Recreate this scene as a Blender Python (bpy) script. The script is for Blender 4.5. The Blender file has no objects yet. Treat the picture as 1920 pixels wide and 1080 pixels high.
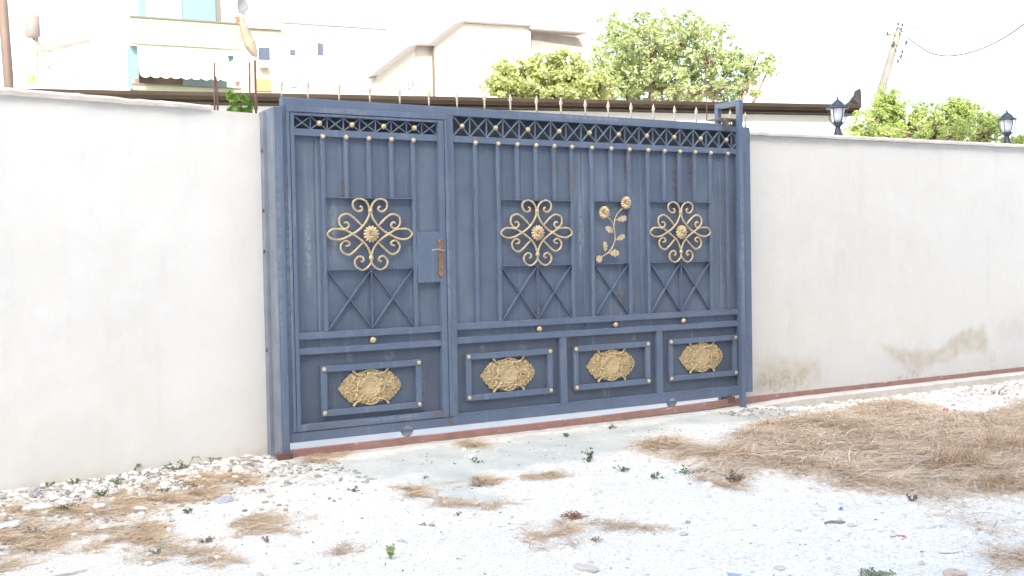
import bpy, math, random
from mathutils import Vector, Matrix, noise
random.seed(7)
S = bpy.context.scene
R_ = math.radians
# ------------------------------------------------------------------ camera
FPX = 2050.0                                   # focal length in pixels of a 1920 wide picture
RIGHT = Vector((0.85870513, -0.51216224, -0.01775772))
DOWN = Vector((-0.03019568, -0.01597507, -0.99941634))
FWD = Vector((0.51157963, 0.85874014, -0.02918296))
CAM = Vector((-2.4259129, -7.00105854, 1.22045433))
cd = bpy.data.cameras.new('camera'); cam = bpy.data.objects.new('camera', cd)
S.collection.objects.link(cam)
cam.matrix_world = Matrix(((RIGHT.x, -DOWN.x, -FWD.x, CAM.x), (RIGHT.y, -DOWN.y, -FWD.y, CAM.y),
                           (RIGHT.z, -DOWN.z, -FWD.z, CAM.z), (0, 0, 0, 1)))
cd.sensor_width = 36; cd.lens = 36 * FPX / 1920; cd.clip_start = .05; cd.clip_end = 2000
S.camera = cam
# ------------------------------------------------------------------ world, sun, exposure
SUN_EL = R_(42); SUN_AZ = Vector((-.50, -.866, 0)).normalized()      # direction towards the sun, on the ground plane
w = bpy.data.worlds.new('World'); S.world = w; w.use_nodes = True
nt = w.node_tree; nt.nodes.clear()
sky = nt.nodes.new('ShaderNodeTexSky'); sky.sky_type = 'NISHITA'; sky.sun_disc = False
sky.sun_elevation = SUN_EL; sky.sun_rotation = math.atan2(SUN_AZ.x, SUN_AZ.y)
sky.air_density = 1.0; sky.dust_density = 4.0; sky.ozone_density = .6
bg = nt.nodes.new('ShaderNodeBackground'); bg.inputs[1].default_value = .15
wo = nt.nodes.new('ShaderNodeOutputWorld')
nt.links.new(sky.outputs[0], bg.inputs[0]); nt.links.new(bg.outputs[0], wo.inputs[0])
sd = bpy.data.lights.new('sun', 'SUN'); sd.energy = 2.4; sd.angle = R_(.6); sd.color = (1, .95, .88)
so = bpy.data.objects.new('sun', sd); S.collection.objects.link(so)
sv = Vector((SUN_AZ.x * math.cos(SUN_EL), SUN_AZ.y * math.cos(SUN_EL), math.sin(SUN_EL)))
so.rotation_euler = sv.to_track_quat('Z', 'Y').to_euler(); so.location = sv * 60
vs = S.view_settings; vs.view_transform = 'Standard'; vs.look = 'None'; vs.gamma = 1; vs.use_curve_mapping = False
vs.exposure = 2.13
vs.use_white_balance = True; vs.white_balance_temperature = 6750; vs.white_balance_tint = 5
try:
    S.cycles.max_bounces = 8; S.cycles.diffuse_bounces = 4; S.cycles.use_denoising = True
except Exception: pass

# ------------------------------------------------------------------ helpers
def ray(px, py): return RIGHT * (px - 960) + DOWN * (py - 540) + FWD * FPX
def onY(px, py, y=0.0):
    r = ray(px, py); return CAM + r * ((y - CAM.y) / r.y)
def onZ(px, py, z=-.11):
    r = ray(px, py); return CAM + r * ((z - CAM.z) / r.z)
def onD(px, py, dist):
    r = ray(px, py); return CAM + r * (dist / math.hypot(r.x, r.y))
def tag(o, label=None, cat=None, group=None, kind=None):
    if label: o['label'] = label
    if cat: o['category'] = cat
    if group: o['group'] = group
    if kind: o['kind'] = kind
    return o
def empty(name, loc=(0, 0, 0), rz=0.0, label=None, cat=None, group=None):
    o = bpy.data.objects.new(name, None); S.collection.objects.link(o)
    o.location = loc; o.rotation_euler = (0, 0, rz); o.empty_display_size = .1
    return tag(o, label, cat, group)
def sm(t): t = max(0, min(1, t)); return t * t * (3 - 2 * t)
def fbm(x, y, z=0.0, o=4): return noise.fractal(Vector((x, y, z)), 1.0, 2.0, o)

class MB:
    def __init__(s): s.v = []; s.f = []; s.smooth = False
    def add(s, vs_, fs):
        b = len(s.v); s.v += [tuple(p) for p in vs_]; s.f += [tuple(b + i for i in f) for f in fs]; return s
    def box(s, x0, x1, y0, y1, z0, z1):
        v = [(x0, y0, z0), (x1, y0, z0), (x1, y1, z0), (x0, y1, z0), (x0, y0, z1), (x1, y0, z1), (x1, y1, z1), (x0, y1, z1)]
        return s.add(v, [(0, 3, 2, 1), (4, 5, 6, 7), (0, 1, 5, 4), (1, 2, 6, 5), (2, 3, 7, 6), (3, 0, 4, 7)])
    def bar(s, a, b, wd, y0, y1):
        """flat bar in an XZ plane from a to b, wide wd, between depths y0 and y1"""
        a = Vector((a[0], 0, a[1])); b = Vector((b[0], 0, b[1])); d = (b - a).normalized(); n = Vector((-d.z, 0, d.x)) * wd / 2
        q = [a - n, b - n, b + n, a + n]
        v = [(p.x, y0, p.z) for p in q] + [(p.x, y1, p.z) for p in q]
        return s.add(v, [(0, 1, 2, 3), (7, 6, 5, 4), (0, 4, 5, 1), (1, 5, 6, 2), (2, 6, 7, 3), (3, 7, 4, 0)])
    def beam(s, a, b, w1, w2=None):
        """square section beam between any two points"""
        w2 = w2 or w1; a = Vector(a); b = Vector(b); d = (b - a).normalized()
        n = d.cross(Vector((0, 0, 1))); n = n.normalized() if n.length > .01 else Vector((1, 0, 0))
        m = d.cross(n).normalized(); n = n * w1 / 2; m = m * w2 / 2
        v = [a - n - m, a + n - m, a + n + m, a - n + m, b - n - m, b + n - m, b + n + m, b - n + m]
        return s.add(v, [(0, 3, 2, 1), (4, 5, 6, 7), (0, 1, 5, 4), (1, 2, 6, 5), (2, 3, 7, 6), (3, 0, 4, 7)])
    def tube(s, pts, rad, n=8, caps=True):
        pts = [Vector(p) for p in pts]; N = len(pts); b = len(s.v)
        rf = rad if callable(rad) else (lambda t: rad)
        up = Vector((0, 1, 0)); ring = []
        for i, p in enumerate(pts):
            d = (pts[min(i + 1, N - 1)] - pts[max(i - 1, 0)])
            d = d.normalized() if d.length > 1e-9 else Vector((0, 0, 1))
            u = up - d * up.dot(d)
            if u.length < .05: u = Vector((1, 0, 0)) - d * d.x
            u.normalize(); up = u; vv = d.cross(u); r = rf(i / max(1, N - 1))
            for k in range(n):
                a = 2 * math.pi * k / n; s.v.append(tuple(p + u * (r * math.cos(a)) + vv * (r * math.sin(a))))
        for i in range(N - 1):
            for k in range(n):
                k2 = (k + 1) % n; s.f.append((b + i * n + k, b + i * n + k2, b + (i + 1) * n + k2, b + (i + 1) * n + k))
        if caps:
            s.f.append(tuple(b + k for k in range(n))[::-1]); s.f.append(tuple(b + (N - 1) * n + k for k in range(n)))
        return s
    def ball(s, c, r, n=12, m=8, sq=(1, 1, 1), jit=0.0):
        b = len(s.v); c = Vector(c)
        for i in range(m + 1):
            t = math.pi * i / m
            for k in range(n):
                a = 2 * math.pi * k / n; j = 1 + (random.uniform(-jit, jit) if jit else 0)
                s.v.append((c.x + r * sq[0] * math.sin(t) * math.cos(a) * j, c.y + r * sq[1] * math.sin(t) * math.sin(a) * j, c.z + r * sq[2] * math.cos(t) * j))
        for i in range(m):
            for k in range(n):
                k2 = (k + 1) % n; s.f.append((b + i * n + k, b + (i + 1) * n + k, b + (i + 1) * n + k2, b + i * n + k2))
        return s
    def lathe(s, c, prof, n=16, axis='Z'):
        b = len(s.v)
        for (r, h) in prof:
            for k in range(n):
                a = 2 * math.pi * k / n
                if axis == 'Z': s.v.append((c[0] + r * math.cos(a), c[1] + r * math.sin(a), c[2] + h))
                else: s.v.append((c[0] + r * math.cos(a), c[1] - h, c[2] + r * math.sin(a)))
        for i in range(len(prof) - 1):
            for k in range(n):
                k2 = (k + 1) % n; s.f.append((b + i * n + k, b + i * n + k2, b + (i + 1) * n + k2, b + (i + 1) * n + k))
        s.f.append(tuple(b + k for k in range(n))[::-1]); s.f.append(tuple(b + (len(prof) - 1) * n + k for k in range(n)))
        return s
    def build(s, name, mat, parent=None, bevel=0, smooth=False, loc=None, label=None):
        me = bpy.data.meshes.new(name); me.from_pydata(s.v, [], s.f); me.update()
        if mat: me.materials.append(mat)
        if smooth: me.shade_smooth()
        o = bpy.data.objects.new(name, me); S.collection.objects.link(o)
        if parent: o.parent = parent
        if loc: o.location = loc
        if bevel:
            m = o.modifiers.new('bevel', 'BEVEL'); m.width = bevel; m.segments = 2; m.limit_method = 'ANGLE'
            m.harden_normals = False
        if label: o['label'] = label
        return o

def cr(P, k=8):
    """smooth curve through points"""
    P = [Vector(p) for p in P]; P = [P[0] * 2 - P[1]] + P + [P[-1] * 2 - P[-2]]; out = []
    for i in range(1, len(P) - 2):
        for j in range(k):
            t = j / k; a, b, c, d = P[i - 1], P[i], P[i + 1], P[i + 2]
            out.append(.5 * ((2 * b) + (c - a) * t + (2 * a - 5 * b + 4 * c - d) * t * t + (3 * b - a - 3 * c + d) * t ** 3))
    out.append(P[-2]); return out

# ------------------------------------------------------------------ materials
def mat(name, col, col2=None, scale=4.0, rough=.6, metal=0.0, bump=0.0, bscale=60, detail=6, lo=.35, hi=.65, stretch=None, spec=.5):
    m = bpy.data.materials.new(name); m.use_nodes = True; n = m.node_tree.nodes; l = m.node_tree.links
    p = n['Principled BSDF']; p.inputs['Roughness'].default_value = rough; p.inputs['Metallic'].default_value = metal
    p.inputs['Specular IOR Level'].default_value = spec
    p.inputs['Base Color'].default_value = (*col, 1)
    tc = n.new('ShaderNodeTexCoord'); mp = n.new('ShaderNodeMapping'); l.new(tc.outputs['Object'], mp.inputs[0])
    if stretch: mp.inputs['Scale'].default_value = stretch
    if col2:
        nz = n.new('ShaderNodeTexNoise'); nz.inputs['Scale'].default_value = scale; nz.inputs['Detail'].default_value = detail
        nz.inputs['Roughness'].default_value = .6; l.new(mp.outputs[0], nz.inputs[0])
        rp = n.new('ShaderNodeMapRange'); rp.inputs[1].default_value = lo; rp.inputs[2].default_value = hi; l.new(nz.outputs[0], rp.inputs[0])
        mx = n.new('ShaderNodeMix'); mx.data_type = 'RGBA'; mx.inputs[6].default_value = (*col, 1); mx.inputs[7].default_value = (*col2, 1)
        l.new(rp.outputs[0], mx.inputs[0]); l.new(mx.outputs[2], p.inputs['Base Color']); m['mix'] = mx.name
    if bump:
        nb = n.new('ShaderNodeTexNoise'); nb.inputs['Scale'].default_value = bscale; nb.inputs['Detail'].default_value = 5
        l.new(tc.outputs['Object'], nb.inputs[0]); bp = n.new('ShaderNodeBump'); bp.inputs['Strength'].default_value = bump; bp.inputs['Distance'].default_value = .01
        l.new(nb.outputs[0], bp.inputs['Height']); l.new(bp.outputs[0], p.inputs['Normal'])
    return m
def over(m, col, scale, lo, hi, stretch=(1, 1, 1), amt=1.0, rough=None, seed=0.0):
    """lay another noise-masked colour (dust, rust, dirt) over a material"""
    n = m.node_tree.nodes; l = m.node_tree.links; p = n['Principled BSDF']; src = p.inputs['Base Color']
    tc = n.new('ShaderNodeTexCoord'); mp = n.new('ShaderNodeMapping'); l.new(tc.outputs['Object'], mp.inputs[0])
    mp.inputs['Scale'].default_value = stretch; mp.inputs['Location'].default_value = (seed, seed * .7, seed * 1.3)
    nz = n.new('ShaderNodeTexNoise'); nz.inputs['Scale'].default_value = scale; nz.inputs['Detail'].default_value = 8; nz.inputs['Roughness'].default_value = .65
    l.new(mp.outputs[0], nz.inputs[0]); rp = n.new('ShaderNodeMapRange'); rp.inputs[1].default_value = lo; rp.inputs[2].default_value = hi; rp.inputs[4].default_value = amt
    l.new(nz.outputs[0], rp.inputs[0]); mx = n.new('ShaderNodeMix'); mx.data_type = 'RGBA'; mx.inputs[7].default_value = (*col, 1)
    if src.is_linked: l.new(src.links[0].from_socket, mx.inputs[6])
    else: mx.inputs[6].default_value = src.default_value
    l.new(rp.outputs[0], mx.inputs[0]); l.new(mx.outputs[2], src)
    return m
def attr_over(m, attr, col, nscale=0, amt=1.0, nlo=.3, nhi=.7):
    n = m.node_tree.nodes; l = m.node_tree.links; p = n['Principled BSDF']; src = p.inputs['Base Color']
    at = n.new('ShaderNodeAttribute'); at.attribute_name = attr; f = at.outputs['Fac']
    if nscale:
        tc = n.new('ShaderNodeTexCoord'); nz = n.new('ShaderNodeTexNoise'); nz.inputs['Scale'].default_value = nscale; nz.inputs['Detail'].default_value = 8
        l.new(tc.outputs['Object'], nz.inputs[0])
        rp = n.new('ShaderNodeMapRange'); rp.inputs[1].default_value = nlo; rp.inputs[2].default_value = nhi; l.new(nz.outputs[0], rp.inputs[0])
        mm = n.new('ShaderNodeMath'); mm.operation = 'MULTIPLY'; l.new(f, mm.inputs[0]); l.new(rp.outputs[0], mm.inputs[1]); f = mm.outputs[0]
    m2 = n.new('ShaderNodeMath'); m2.operation = 'MULTIPLY'; m2.use_clamp = True; m2.inputs[1].default_value = amt; l.new(f, m2.inputs[0])
    mx = n.new('ShaderNodeMix'); mx.data_type = 'RGBA'; mx.inputs[7].default_value = (*col, 1)
    if src.is_linked: l.new(src.links[0].from_socket, mx.inputs[6])
    else: mx.inputs[6].default_value = src.default_value
    l.new(m2.outputs[0], mx.inputs[0]); l.new(mx.outputs[2], src)
    return m
def leafmat(name, cols, rough=.55, trans=0.0, tcol=(.2, .3, .04)):
    """colour varies from leaf to leaf"""
    m = bpy.data.materials.new(name); m.use_nodes = True; n = m.node_tree.nodes; l = m.node_tree.links; p = n['Principled BSDF']
    g = n.new('ShaderNodeNewGeometry'); cr_ = n.new('ShaderNodeValToRGB'); e = cr_.color_ramp.elements
    for i, c in enumerate(cols):
        el = e[i] if i < 2 else e.new(.5)
        el.color = (*c, 1)
    for i, el in enumerate(list(e)): el.position = i / (len(cols) - 1)
    for i, c in enumerate(cols): e[i].color = (*c, 1)
    l.new(g.outputs['Random Per Island'], cr_.inputs[0]); l.new(cr_.outputs[0], p.inputs['Base Color']); p.inputs['Roughness'].default_value = rough
    if trans:
        t = n.new('ShaderNodeBsdfTranslucent'); t.inputs[0].default_value = (*tcol, 1); mx = n.new('ShaderNodeMixShader'); mx.inputs[0].default_value = trans
        o = n['Material Output']; l.new(p.outputs[0], mx.inputs[1]); l.new(t.outputs[0], mx.inputs[2]); l.new(mx.outputs[0], o.inputs[0])
    return m
BLUE = mat('gate_paint', (.100, .136, .212), (.122, .163, .246), 3, .5, 0, .12, 90)
over(BLUE, (.27, .33, .43), 5, .55, .8, (3, 3, .35), .55)
over(BLUE, (.22, .21, .20), 3, .6, .78, (1, 1, 1), .4, seed=3)
over(BLUE, (.16, .10, .07), 7, .66, .76, (2.5, 1, .5), .7, seed=9)
SHEET = mat('sheet_paint', (.086, .116, .180), (.110, .145, .218), 2.2, .5, 0, .08, 60)
over(SHEET, (.26, .33, .42), 4, .56, .8, (5, 1, .25), .5)
over(SHEET, (.15, .13, .12), 5, .58, .78, (6, 1, .3), .5, seed=5)
over(SHEET, (.24, .29, .36), 1.6, .5, .75, (1, 1, .5), .45, seed=12)
SHEET2 = mat('lower_sheet_paint', (.070, .093, .142), (.090, .118, .174), 2.5, .5, 0, .08, 60)
over(SHEET2, (.20, .19, .17), 5, .55, .8, (7, 1, .3), .5)
BACK = mat('shadowed_backing', (.040, .050, .068), (.055, .066, .086), 5, .6)  # shade behind the lattice painted in as a darker sheet colour
FLATB = mat('flat_bar_paint', (.125, .165, .235), (.18, .23, .31), 8, .5)
GOLD = mat('gold_paint', (.50, .385, .22), (.66, .55, .37), 25, .38, .35, .3, 220)
over(GOLD, (.20, .13, .08), 40, .62, .75, amt=.6)
GOLDP = mat('plaque_gold', (.54, .41, .23), (.70, .56, .35), 22, .38, .35, .6, 180)
over(GOLDP, (.20, .12, .07), 45, .52, .7, amt=.65)
PALEG = mat('spear_paint', (.50, .43, .36), (.62, .54, .42), 30, .5, .2)
def spots(m, L, col, amt=.85):
    """rust runs at given places on the gate (x, z, half width, half height)"""
    n = m.node_tree.nodes; l = m.node_tree.links; p = n['Principled BSDF']; src = p.inputs['Base Color']
    tc = n.new('ShaderNodeTexCoord'); nz = n.new('ShaderNodeTexNoise'); nz.inputs['Scale'].default_value = 30; nz.inputs['Detail'].default_value = 8
    l.new(tc.outputs['Object'], nz.inputs[0]); tot = None
    for (x, z, rx, rz) in L:
        mp = n.new('ShaderNodeMapping'); mp.vector_type = 'POINT'; mp.inputs['Location'].default_value = (-x / rx, 0, -z / rz); mp.inputs['Scale'].default_value = (1 / rx, 0, 1 / rz)
        l.new(tc.outputs['Object'], mp.inputs[0]); le = n.new('ShaderNodeVectorMath'); le.operation = 'LENGTH'; l.new(mp.outputs[0], le.inputs[0])
        mr = n.new('ShaderNodeMapRange'); mr.inputs[1].default_value = 1; mr.inputs[2].default_value = .2; l.new(le.outputs['Value'], mr.inputs[0])
        if tot is None: tot = mr.outputs[0]
        else:
            a = n.new('ShaderNodeMath'); a.operation = 'MAXIMUM'; l.new(tot, a.inputs[0]); l.new(mr.outputs[0], a.inputs[1]); tot = a.outputs[0]
    r2 = n.new('ShaderNodeMapRange'); r2.inputs[1].default_value = .35; r2.inputs[2].default_value = .6; l.new(nz.outputs[0], r2.inputs[0])
    a = n.new('ShaderNodeMath'); a.operation = 'MULTIPLY'; l.new(tot, a.inputs[0]); l.new(r2.outputs[0], a.inputs[1])
    b = n.new('ShaderNodeMath'); b.operation = 'MULTIPLY'; b.inputs[1].default_value = amt; l.new(a.outputs[0], b.inputs[0])
    mx = n.new('ShaderNodeMix'); mx.data_type = 'RGBA'; mx.inputs[7].default_value = (*col, 1); l.new(src.links[0].from_socket, mx.inputs[6]); l.new(b.outputs[0], mx.inputs[0]); l.new(mx.outputs[2], src)
spots(SHEET, [(3.34, 1.83, .035, .26), (3.49, 1.90, .03, .18), (2.83, 1.95, .02, .16), (.60, 1.60, .10, .06), (1.98, 1.60, .10, .05), (3.37, 1.61, .09, .05), (2.62, 1.58, .08, .06), (2.78, .86, .06, .10), (.43, 1.72, .02, .12)], (.085, .052, .038))
spots(SHEET, [(.36, 1.45, .03, .25), (.17, 1.30, .03, .35), (1.07, 1.2, .04, .2), (2.40, 1.4, .03, .4)], (.30, .36, .44), .6)
spots(SHEET2, [(1.98, .60, .10, .08), (2.68, .58, .12, .09), (3.37, .60, .08, .06), (.62, .60, .08, .06), (1.6, .58, .04, .07), (2.3, .57, .05, .06)], (.12, .085, .06), .7)
spots(SHEET2, [(.45, .55, .03, .05), (.75, .54, .05, .05), (1.5, .55, .03, .04), (1.85, .53, .04, .05), (2.5, .55, .02, .06), (2.9, .54, .03, .05), (3.5, .54, .015, .06), (2.6, .13, .02, .05), (1.0, .3, .03, .2)], (.24, .25, .24), .6)
spots(BLUE, [(1.98, .74, .02, .05), (2.685, .715, .025, .03), (2.80, .80, .03, .06), (2.857, 1.92, .02, .22), (2.142, 1.9, .02, .12), (2.304, 1.8, .02, .2), (.20, .09, .12, .02), (1.10, .10, .09, .03), (1.22, .02, .05, .05), (.45, 1.70, .02, .06), (3.37, 1.75, .02, .2), (3.53, 1.85, .02, .15), (3.94, 1.6, .03, .5)], (.15, .10, .075), .75)
spots(BLUE, [(.45, 2.22, .25, .03), (.02, 1.2, .03, .8), (1.22, 1.3, .03, .7), (2.5, 2.28, .8, .02), (.8, .10, .3, .02)], (.26, .29, .33), .6)
GALV = mat('post_paint', (.20, .235, .30), (.27, .30, .36), 6, .5, .2, .1)
over(GALV, (.22, .16, .12), 8, .62, .75, (1, 1, .4), .6)
COPPER = mat('copper_plate', (.42, .20, .12), (.52, .30, .18), 20, .25, .85)
STEEL = mat('handle_steel', (.45, .45, .47), None, rough=.25, metal=.9)
DARKST = mat('greasy_steel', (.10, .095, .095), (.17, .14, .12), 30, .6, .3, .3)
RUST = mat('rusty_iron', (.13, .07, .055), (.20, .11, .085), 12, .75, .1, .4, 120)
TRACK = mat('oxide_red_paint', (.27, .145, .125), (.33, .19, .165), 10, .65, 0, .2)
over(TRACK, (.62, .58, .54), 9, .6, .68, (1, 1, 3), .8)
WHEEL = mat('dusty_wheel', (.22, .24, .28), (.35, .36, .38), 25, .6, .4)
def wallmat(k):  # k scales the plaster; the right wall's lower k paints in its weaker light
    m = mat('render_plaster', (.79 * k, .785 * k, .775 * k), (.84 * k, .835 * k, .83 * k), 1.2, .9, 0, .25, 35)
    over(m, (.68 * k, .665 * k, .64 * k), 2.5, .54, .78, (2.2, 1, .4), .5)
    over(m, (.60 * k, .58 * k, .55 * k), 14, .66, .74, (1, 1, 1), .4, seed=6)
    over(m, (.88 * k, .88 * k, .89 * k), 3, .5, .7, (1, 1, 1), .6, seed=4)
    attr_over(m, 'cream', (.86 * k, .835 * k, .785 * k), 2.0, .7, .2, .6)
    attr_over(m, 'stain', (.62 * k, .55 * k, .43 * k), 9.0, 1.0, .15, .6)
    attr_over(m, 'mould', (.26, .22, .18), 26.0, .9, .42, .72)
    attr_over(m, 'topdirt', (.64 * k, .60 * k, .56 * k), 14.0, .8, .35, .7)
    return m
COPE = mat('coping_concrete', (.72, .67, .62), (.60, .55, .51), 6, .9, 0, .5, 50)
over(COPE, (.34, .29, .26), 22, .6, .75, (1, 1, 1), .7)
KERB = mat('kerb_concrete', (.56, .53, .49), (.66, .63, .59), 7, .9, 0, .5, 60)
over(KERB, (.40, .38, .35), 18, .55, .75, amt=.6)
BROWN = mat('gutter_paint', (.030, .021, .016), (.042, .031, .024), 3, .6, spec=.15)
HWALL = mat('house_plaster', (.80, .80, .79), (.78, .76, .72), 1, .9, 0, .1)
POLEM = mat('pole_paint', (.10, .068, .055), (.13, .09, .075), 5, .7)
LANT = mat('lantern_metal', (.035, .042, .065), (.07, .08, .11), 20, .4, .3, .1)
BARK = mat('bark', (.26, .20, .15), (.16, .12, .09), 12, .9, 0, .6, 40)
PLAST = lambda nm, c: mat(nm, c, None, rough=.45)

# ------------------------------------------------------------------ ground
LW0 = Vector((-.07, .17, 0)); LWd = Vector((math.cos(R_(10.4)), math.sin(R_(10.4)), 0)); LWn = Vector((-LWd.y, LWd.x, 0))
def pts(L, z=-.11): return [onZ(a, b, z).xy for a, b in L]
STRAW = [pts(L) for L in (
 [(1165, 842), (1225, 826), (1270, 818), (1330, 838), (1370, 812), (1450, 790), (1540, 778), (1590, 758), (1660, 750), (1740, 752), (1780, 772), (1840, 768), (1960, 738), (2050, 900), (1960, 945), (1870, 928), (1800, 925), (1905, 1000), (1940, 1075), (1830, 1000), (1770, 965), (1700, 930), (1560, 915), (1440, 890), (1380, 905), (1260, 870), (1175, 855)],)]
LSTR = [pts(L) for L in (
 [(-20, 958), (60, 962), (200, 940), (290, 915), (400, 898), (470, 895), (478, 912), (400, 930), (330, 945), (260, 975), (180, 995), (90, 1005), (-20, 1000)],
 [(-20, 1000), (90, 1008), (220, 985), (330, 985), (300, 1010), (200, 1030), (90, 1040), (-20, 1090)],
 [(430, 975), (500, 962), (570, 975), (560, 1000), (500, 1010), (440, 1010)],
 [(300, 1005), (360, 1015), (420, 1050), (380, 1075), (280, 1060), (240, 1030)],
 [(240, 930), (330, 905), (440, 885), (450, 905), (380, 935), (260, 960)],
 [(570, 838), (640, 850), (620, 872), (575, 870)], [(860, 830), (905, 826), (900, 838), (862, 842)],
 [(745, 915), (810, 920), (815, 930), (760, 932)], [(830, 905), (900, 898), (945, 905), (940, 915), (860, 915)],
 [(815, 940), (920, 938), (940, 945), (900, 952), (820, 948)], [(980, 892), (1070, 888), (1080, 895), (990, 902)],
 [(990, 985), (1050, 975), (1090, 1000), (1060, 1025), (1000, 1015)], [(1110, 980), (1190, 970), (1210, 985), (1150, 990)],
 [(630, 1020), (665, 1018), (670, 1035), (640, 1036)], [(1880, 1030), (1960, 1000), (1960, 1085), (1890, 1085)],
 [(1290, 880), (1400, 885), (1400, 912), (1330, 908)])]
APRON = pts([(560, 872), (800, 840), (1100, 805), (1400, 768), (1530, 765), (1440, 795), (1290, 800), (1180, 830), (1180, 850), (1050, 870), (960, 890), (930, 935), (820, 940), (780, 900), (660, 900), (590, 885)])
SHADEP = pts([(380, 940), (430, 920), (480, 925), (450, 950), (390, 955)])
def inpoly(x, y, P):
    c = False; j = len(P) - 1
    for i in range(len(P)):
        xi, yi = P[i]; xj, yj = P[j]
        if (yi > y) != (yj > y) and x < (xj - xi) * (y - yi) / (yj - yi) + xi: c = not c
        j = i
    return c
def pdist(x, y, P):
    """signed distance to polygon, positive inside"""
    d = 1e9; n = len(P)
    for i in range(n):
        ax, ay = P[i - 1]; bx, by = P[i]; ux, uy = bx - ax, by - ay
        t = max(0, min(1, ((x - ax) * ux + (y - ay) * uy) / (ux * ux + uy * uy + 1e-12)))
        d = min(d, math.hypot(x - ax - t * ux, y - ay - t * uy))
    return d if inpoly(x, y, P) else -d
def gz(x, y):
    z = -.106
    if x > 4.0: z -= .035 * sm((x - 4.0) / .6) * sm((.3 - y) / .35)
    if y < -1: z -= .03 * sm((-1 - y) / 3)
    if -6 < y < .3:
        a = 1 if y < -.2 else max(0, (.1 - y) / .3)
        z += (.012 * fbm(x * 1.1, y * 1.1) + .006 * fbm(x * 5, y * 5, 3)) * a
    if x < 0 and y > -1.2: z += .03 * sm((y + .6 - x * .2) / .6) * sm(-x / .3)
    return z
def thatch(x, y):
    d = pdist(x, y, STRAW[0]); d += .16 * fbm(x * 2.5, y * 2.5, 7) + .10 * fbm(x * 11, y * 11, 17)
    return sm((d + .04) / .30)
def axis(lo, a, b, hi, step, grow=1.5):
    L = []; t = a
    while t < b: L.append(t); t += step
    L.append(b); s = step; t = b
    while t < hi: s *= grow; t = min(hi, t + s); L.append(t)
    s = step; t = a
    while t > lo: s *= grow; t = max(lo, t - s); L.insert(0, t)
    return L
gx = axis(-900, -3.2, 9.5, 900, .03); gy = axis(-900, -4.8, .3, 900, .03)
gv = []; c_conc = []; c_thatch = []; c_soil = []
LP = [(p, min(q[0] for q in p) - .2, max(q[0] for q in p) + .2, min(q[1] for q in p) - .2, max(q[1] for q in p) + .2) for p in LSTR]
GH = {}
for j, y in enumerate(gy):
    for i, x in enumerate(gx):
        z = gz(x, y); cc = th = so_ = 0
        if -3.3 < x < 9.6 and -4.9 < y < .35:
            d = pdist(x, y, APRON) + .16 * fbm(x * 3, y * 3, 2) + .09 * fbm(x * 13, y * 13, 12); cc = sm((d + .10) / .30) * (.80 + .2 * min(1, max(-1, 2 * fbm(x * 4, y * 4, 33))))
            th = thatch(x, y); z += .035 * th * (1 + .8 * fbm(x * 2.3, y * 2.3, 1)) ; l = 0
            for p, x0, x1, y0, y1 in LP:
                if x0 < x < x1 and y0 < y < y1: l = max(l, sm((pdist(x, y, p) + .06 * fbm(x * 8, y * 8) + .03) / .12))
            dl = (Vector((x, y, 0)) - LW0).dot(LWn) if x < 0 else -9
            so_ = max(l * .30, (.55 * sm((dl + 1.35 + .35 * fbm(x * 2.2, y * 2.2, 71)) / .8) if x < .15 else 0), sm((dl + .55 + .15 * fbm(x * 3, y * 3, 5)) / .3) * .9 if x < 0 else 0)
            if x > 3.3: so_ = max(so_, .75 * sm((y + .75 + .2 * fbm(x * 2, y * 3, 4)) / .3) * sm((x - 3.3) / .5))
            z -= .012 * cc * 0
        gv.append((x, y, z)); c_conc.append(cc); c_thatch.append(th); c_soil.append(so_)
nx = len(gx)
gf = [(j * nx + i, j * nx + i + 1, (j + 1) * nx + i + 1, (j + 1) * nx + i) for j in range(len(gy) - 1) for i in range(nx - 1)]
GM = mat('white_gravel', (.90, .855, .775), (.93, .89, .82), 8, .95, 0)
def vor_layer(m, scale, col, thr, amt, rnd=1.0):
    n = m.node_tree.nodes; l = m.node_tree.links; p = n['Principled BSDF']; src = p.inputs['Base Color']
    tc = n.new('ShaderNodeTexCoord'); v = n.new('ShaderNodeTexVoronoi'); v.inputs['Scale'].default_value = scale
    l.new(tc.outputs['Object'], v.inputs['Vector']); sp = n.new('ShaderNodeSeparateColor'); l.new(v.outputs['Color'], sp.inputs[0])
    rp = n.new('ShaderNodeMapRange'); rp.inputs[1].default_value = thr; rp.inputs[2].default_value = 1; rp.inputs[4].default_value = amt
    l.new(sp.outputs[0], rp.inputs[0]); mx = n.new('ShaderNodeMix'); mx.data_type = 'RGBA'; mx.inputs[7].default_value = (*col, 1)
    l.new(src.links[0].from_socket, mx.inputs[6]); l.new(rp.outputs[0], mx.inputs[0]); l.new(mx.outputs[2], src)
vor_layer(GM, 55, (.70, .68, .65), .55, .8); vor_layer(GM, 140, (.45, .41, .37), .84, .8)
over(GM, (.62, .57, .52), 26, .60, .74, amt=.6); over(GM, (.34, .28, .22), 60, .67, .75, amt=.8, seed=2)
over(GM, (.66, .61, .54), 1.3, .5, .72, amt=.55, seed=21); over(GM, (.40, .36, .31), 16, .66, .74, amt=.6, seed=31)
attr_over(GM, 'soil', (.50, .44, .38), 14, .95, .36, .56); attr_over(GM, 'soil', (.24, .21, .18), 40, .9, .50, .62)
attr_over(GM, 'concrete', (.46, .495, .455), 0, .9); attr_over(GM, 'concrete', (.62, .625, .58), 5, .8, .45, .7)
attr_over(GM, 'thatch', (.66, .53, .39), 9, .9, .25, .55); attr_over(GM, 'thatch', (.36, .27, .19), 26, .8, .52, .66)
n = GM.node_tree.nodes; l = GM.node_tree.links
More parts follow.
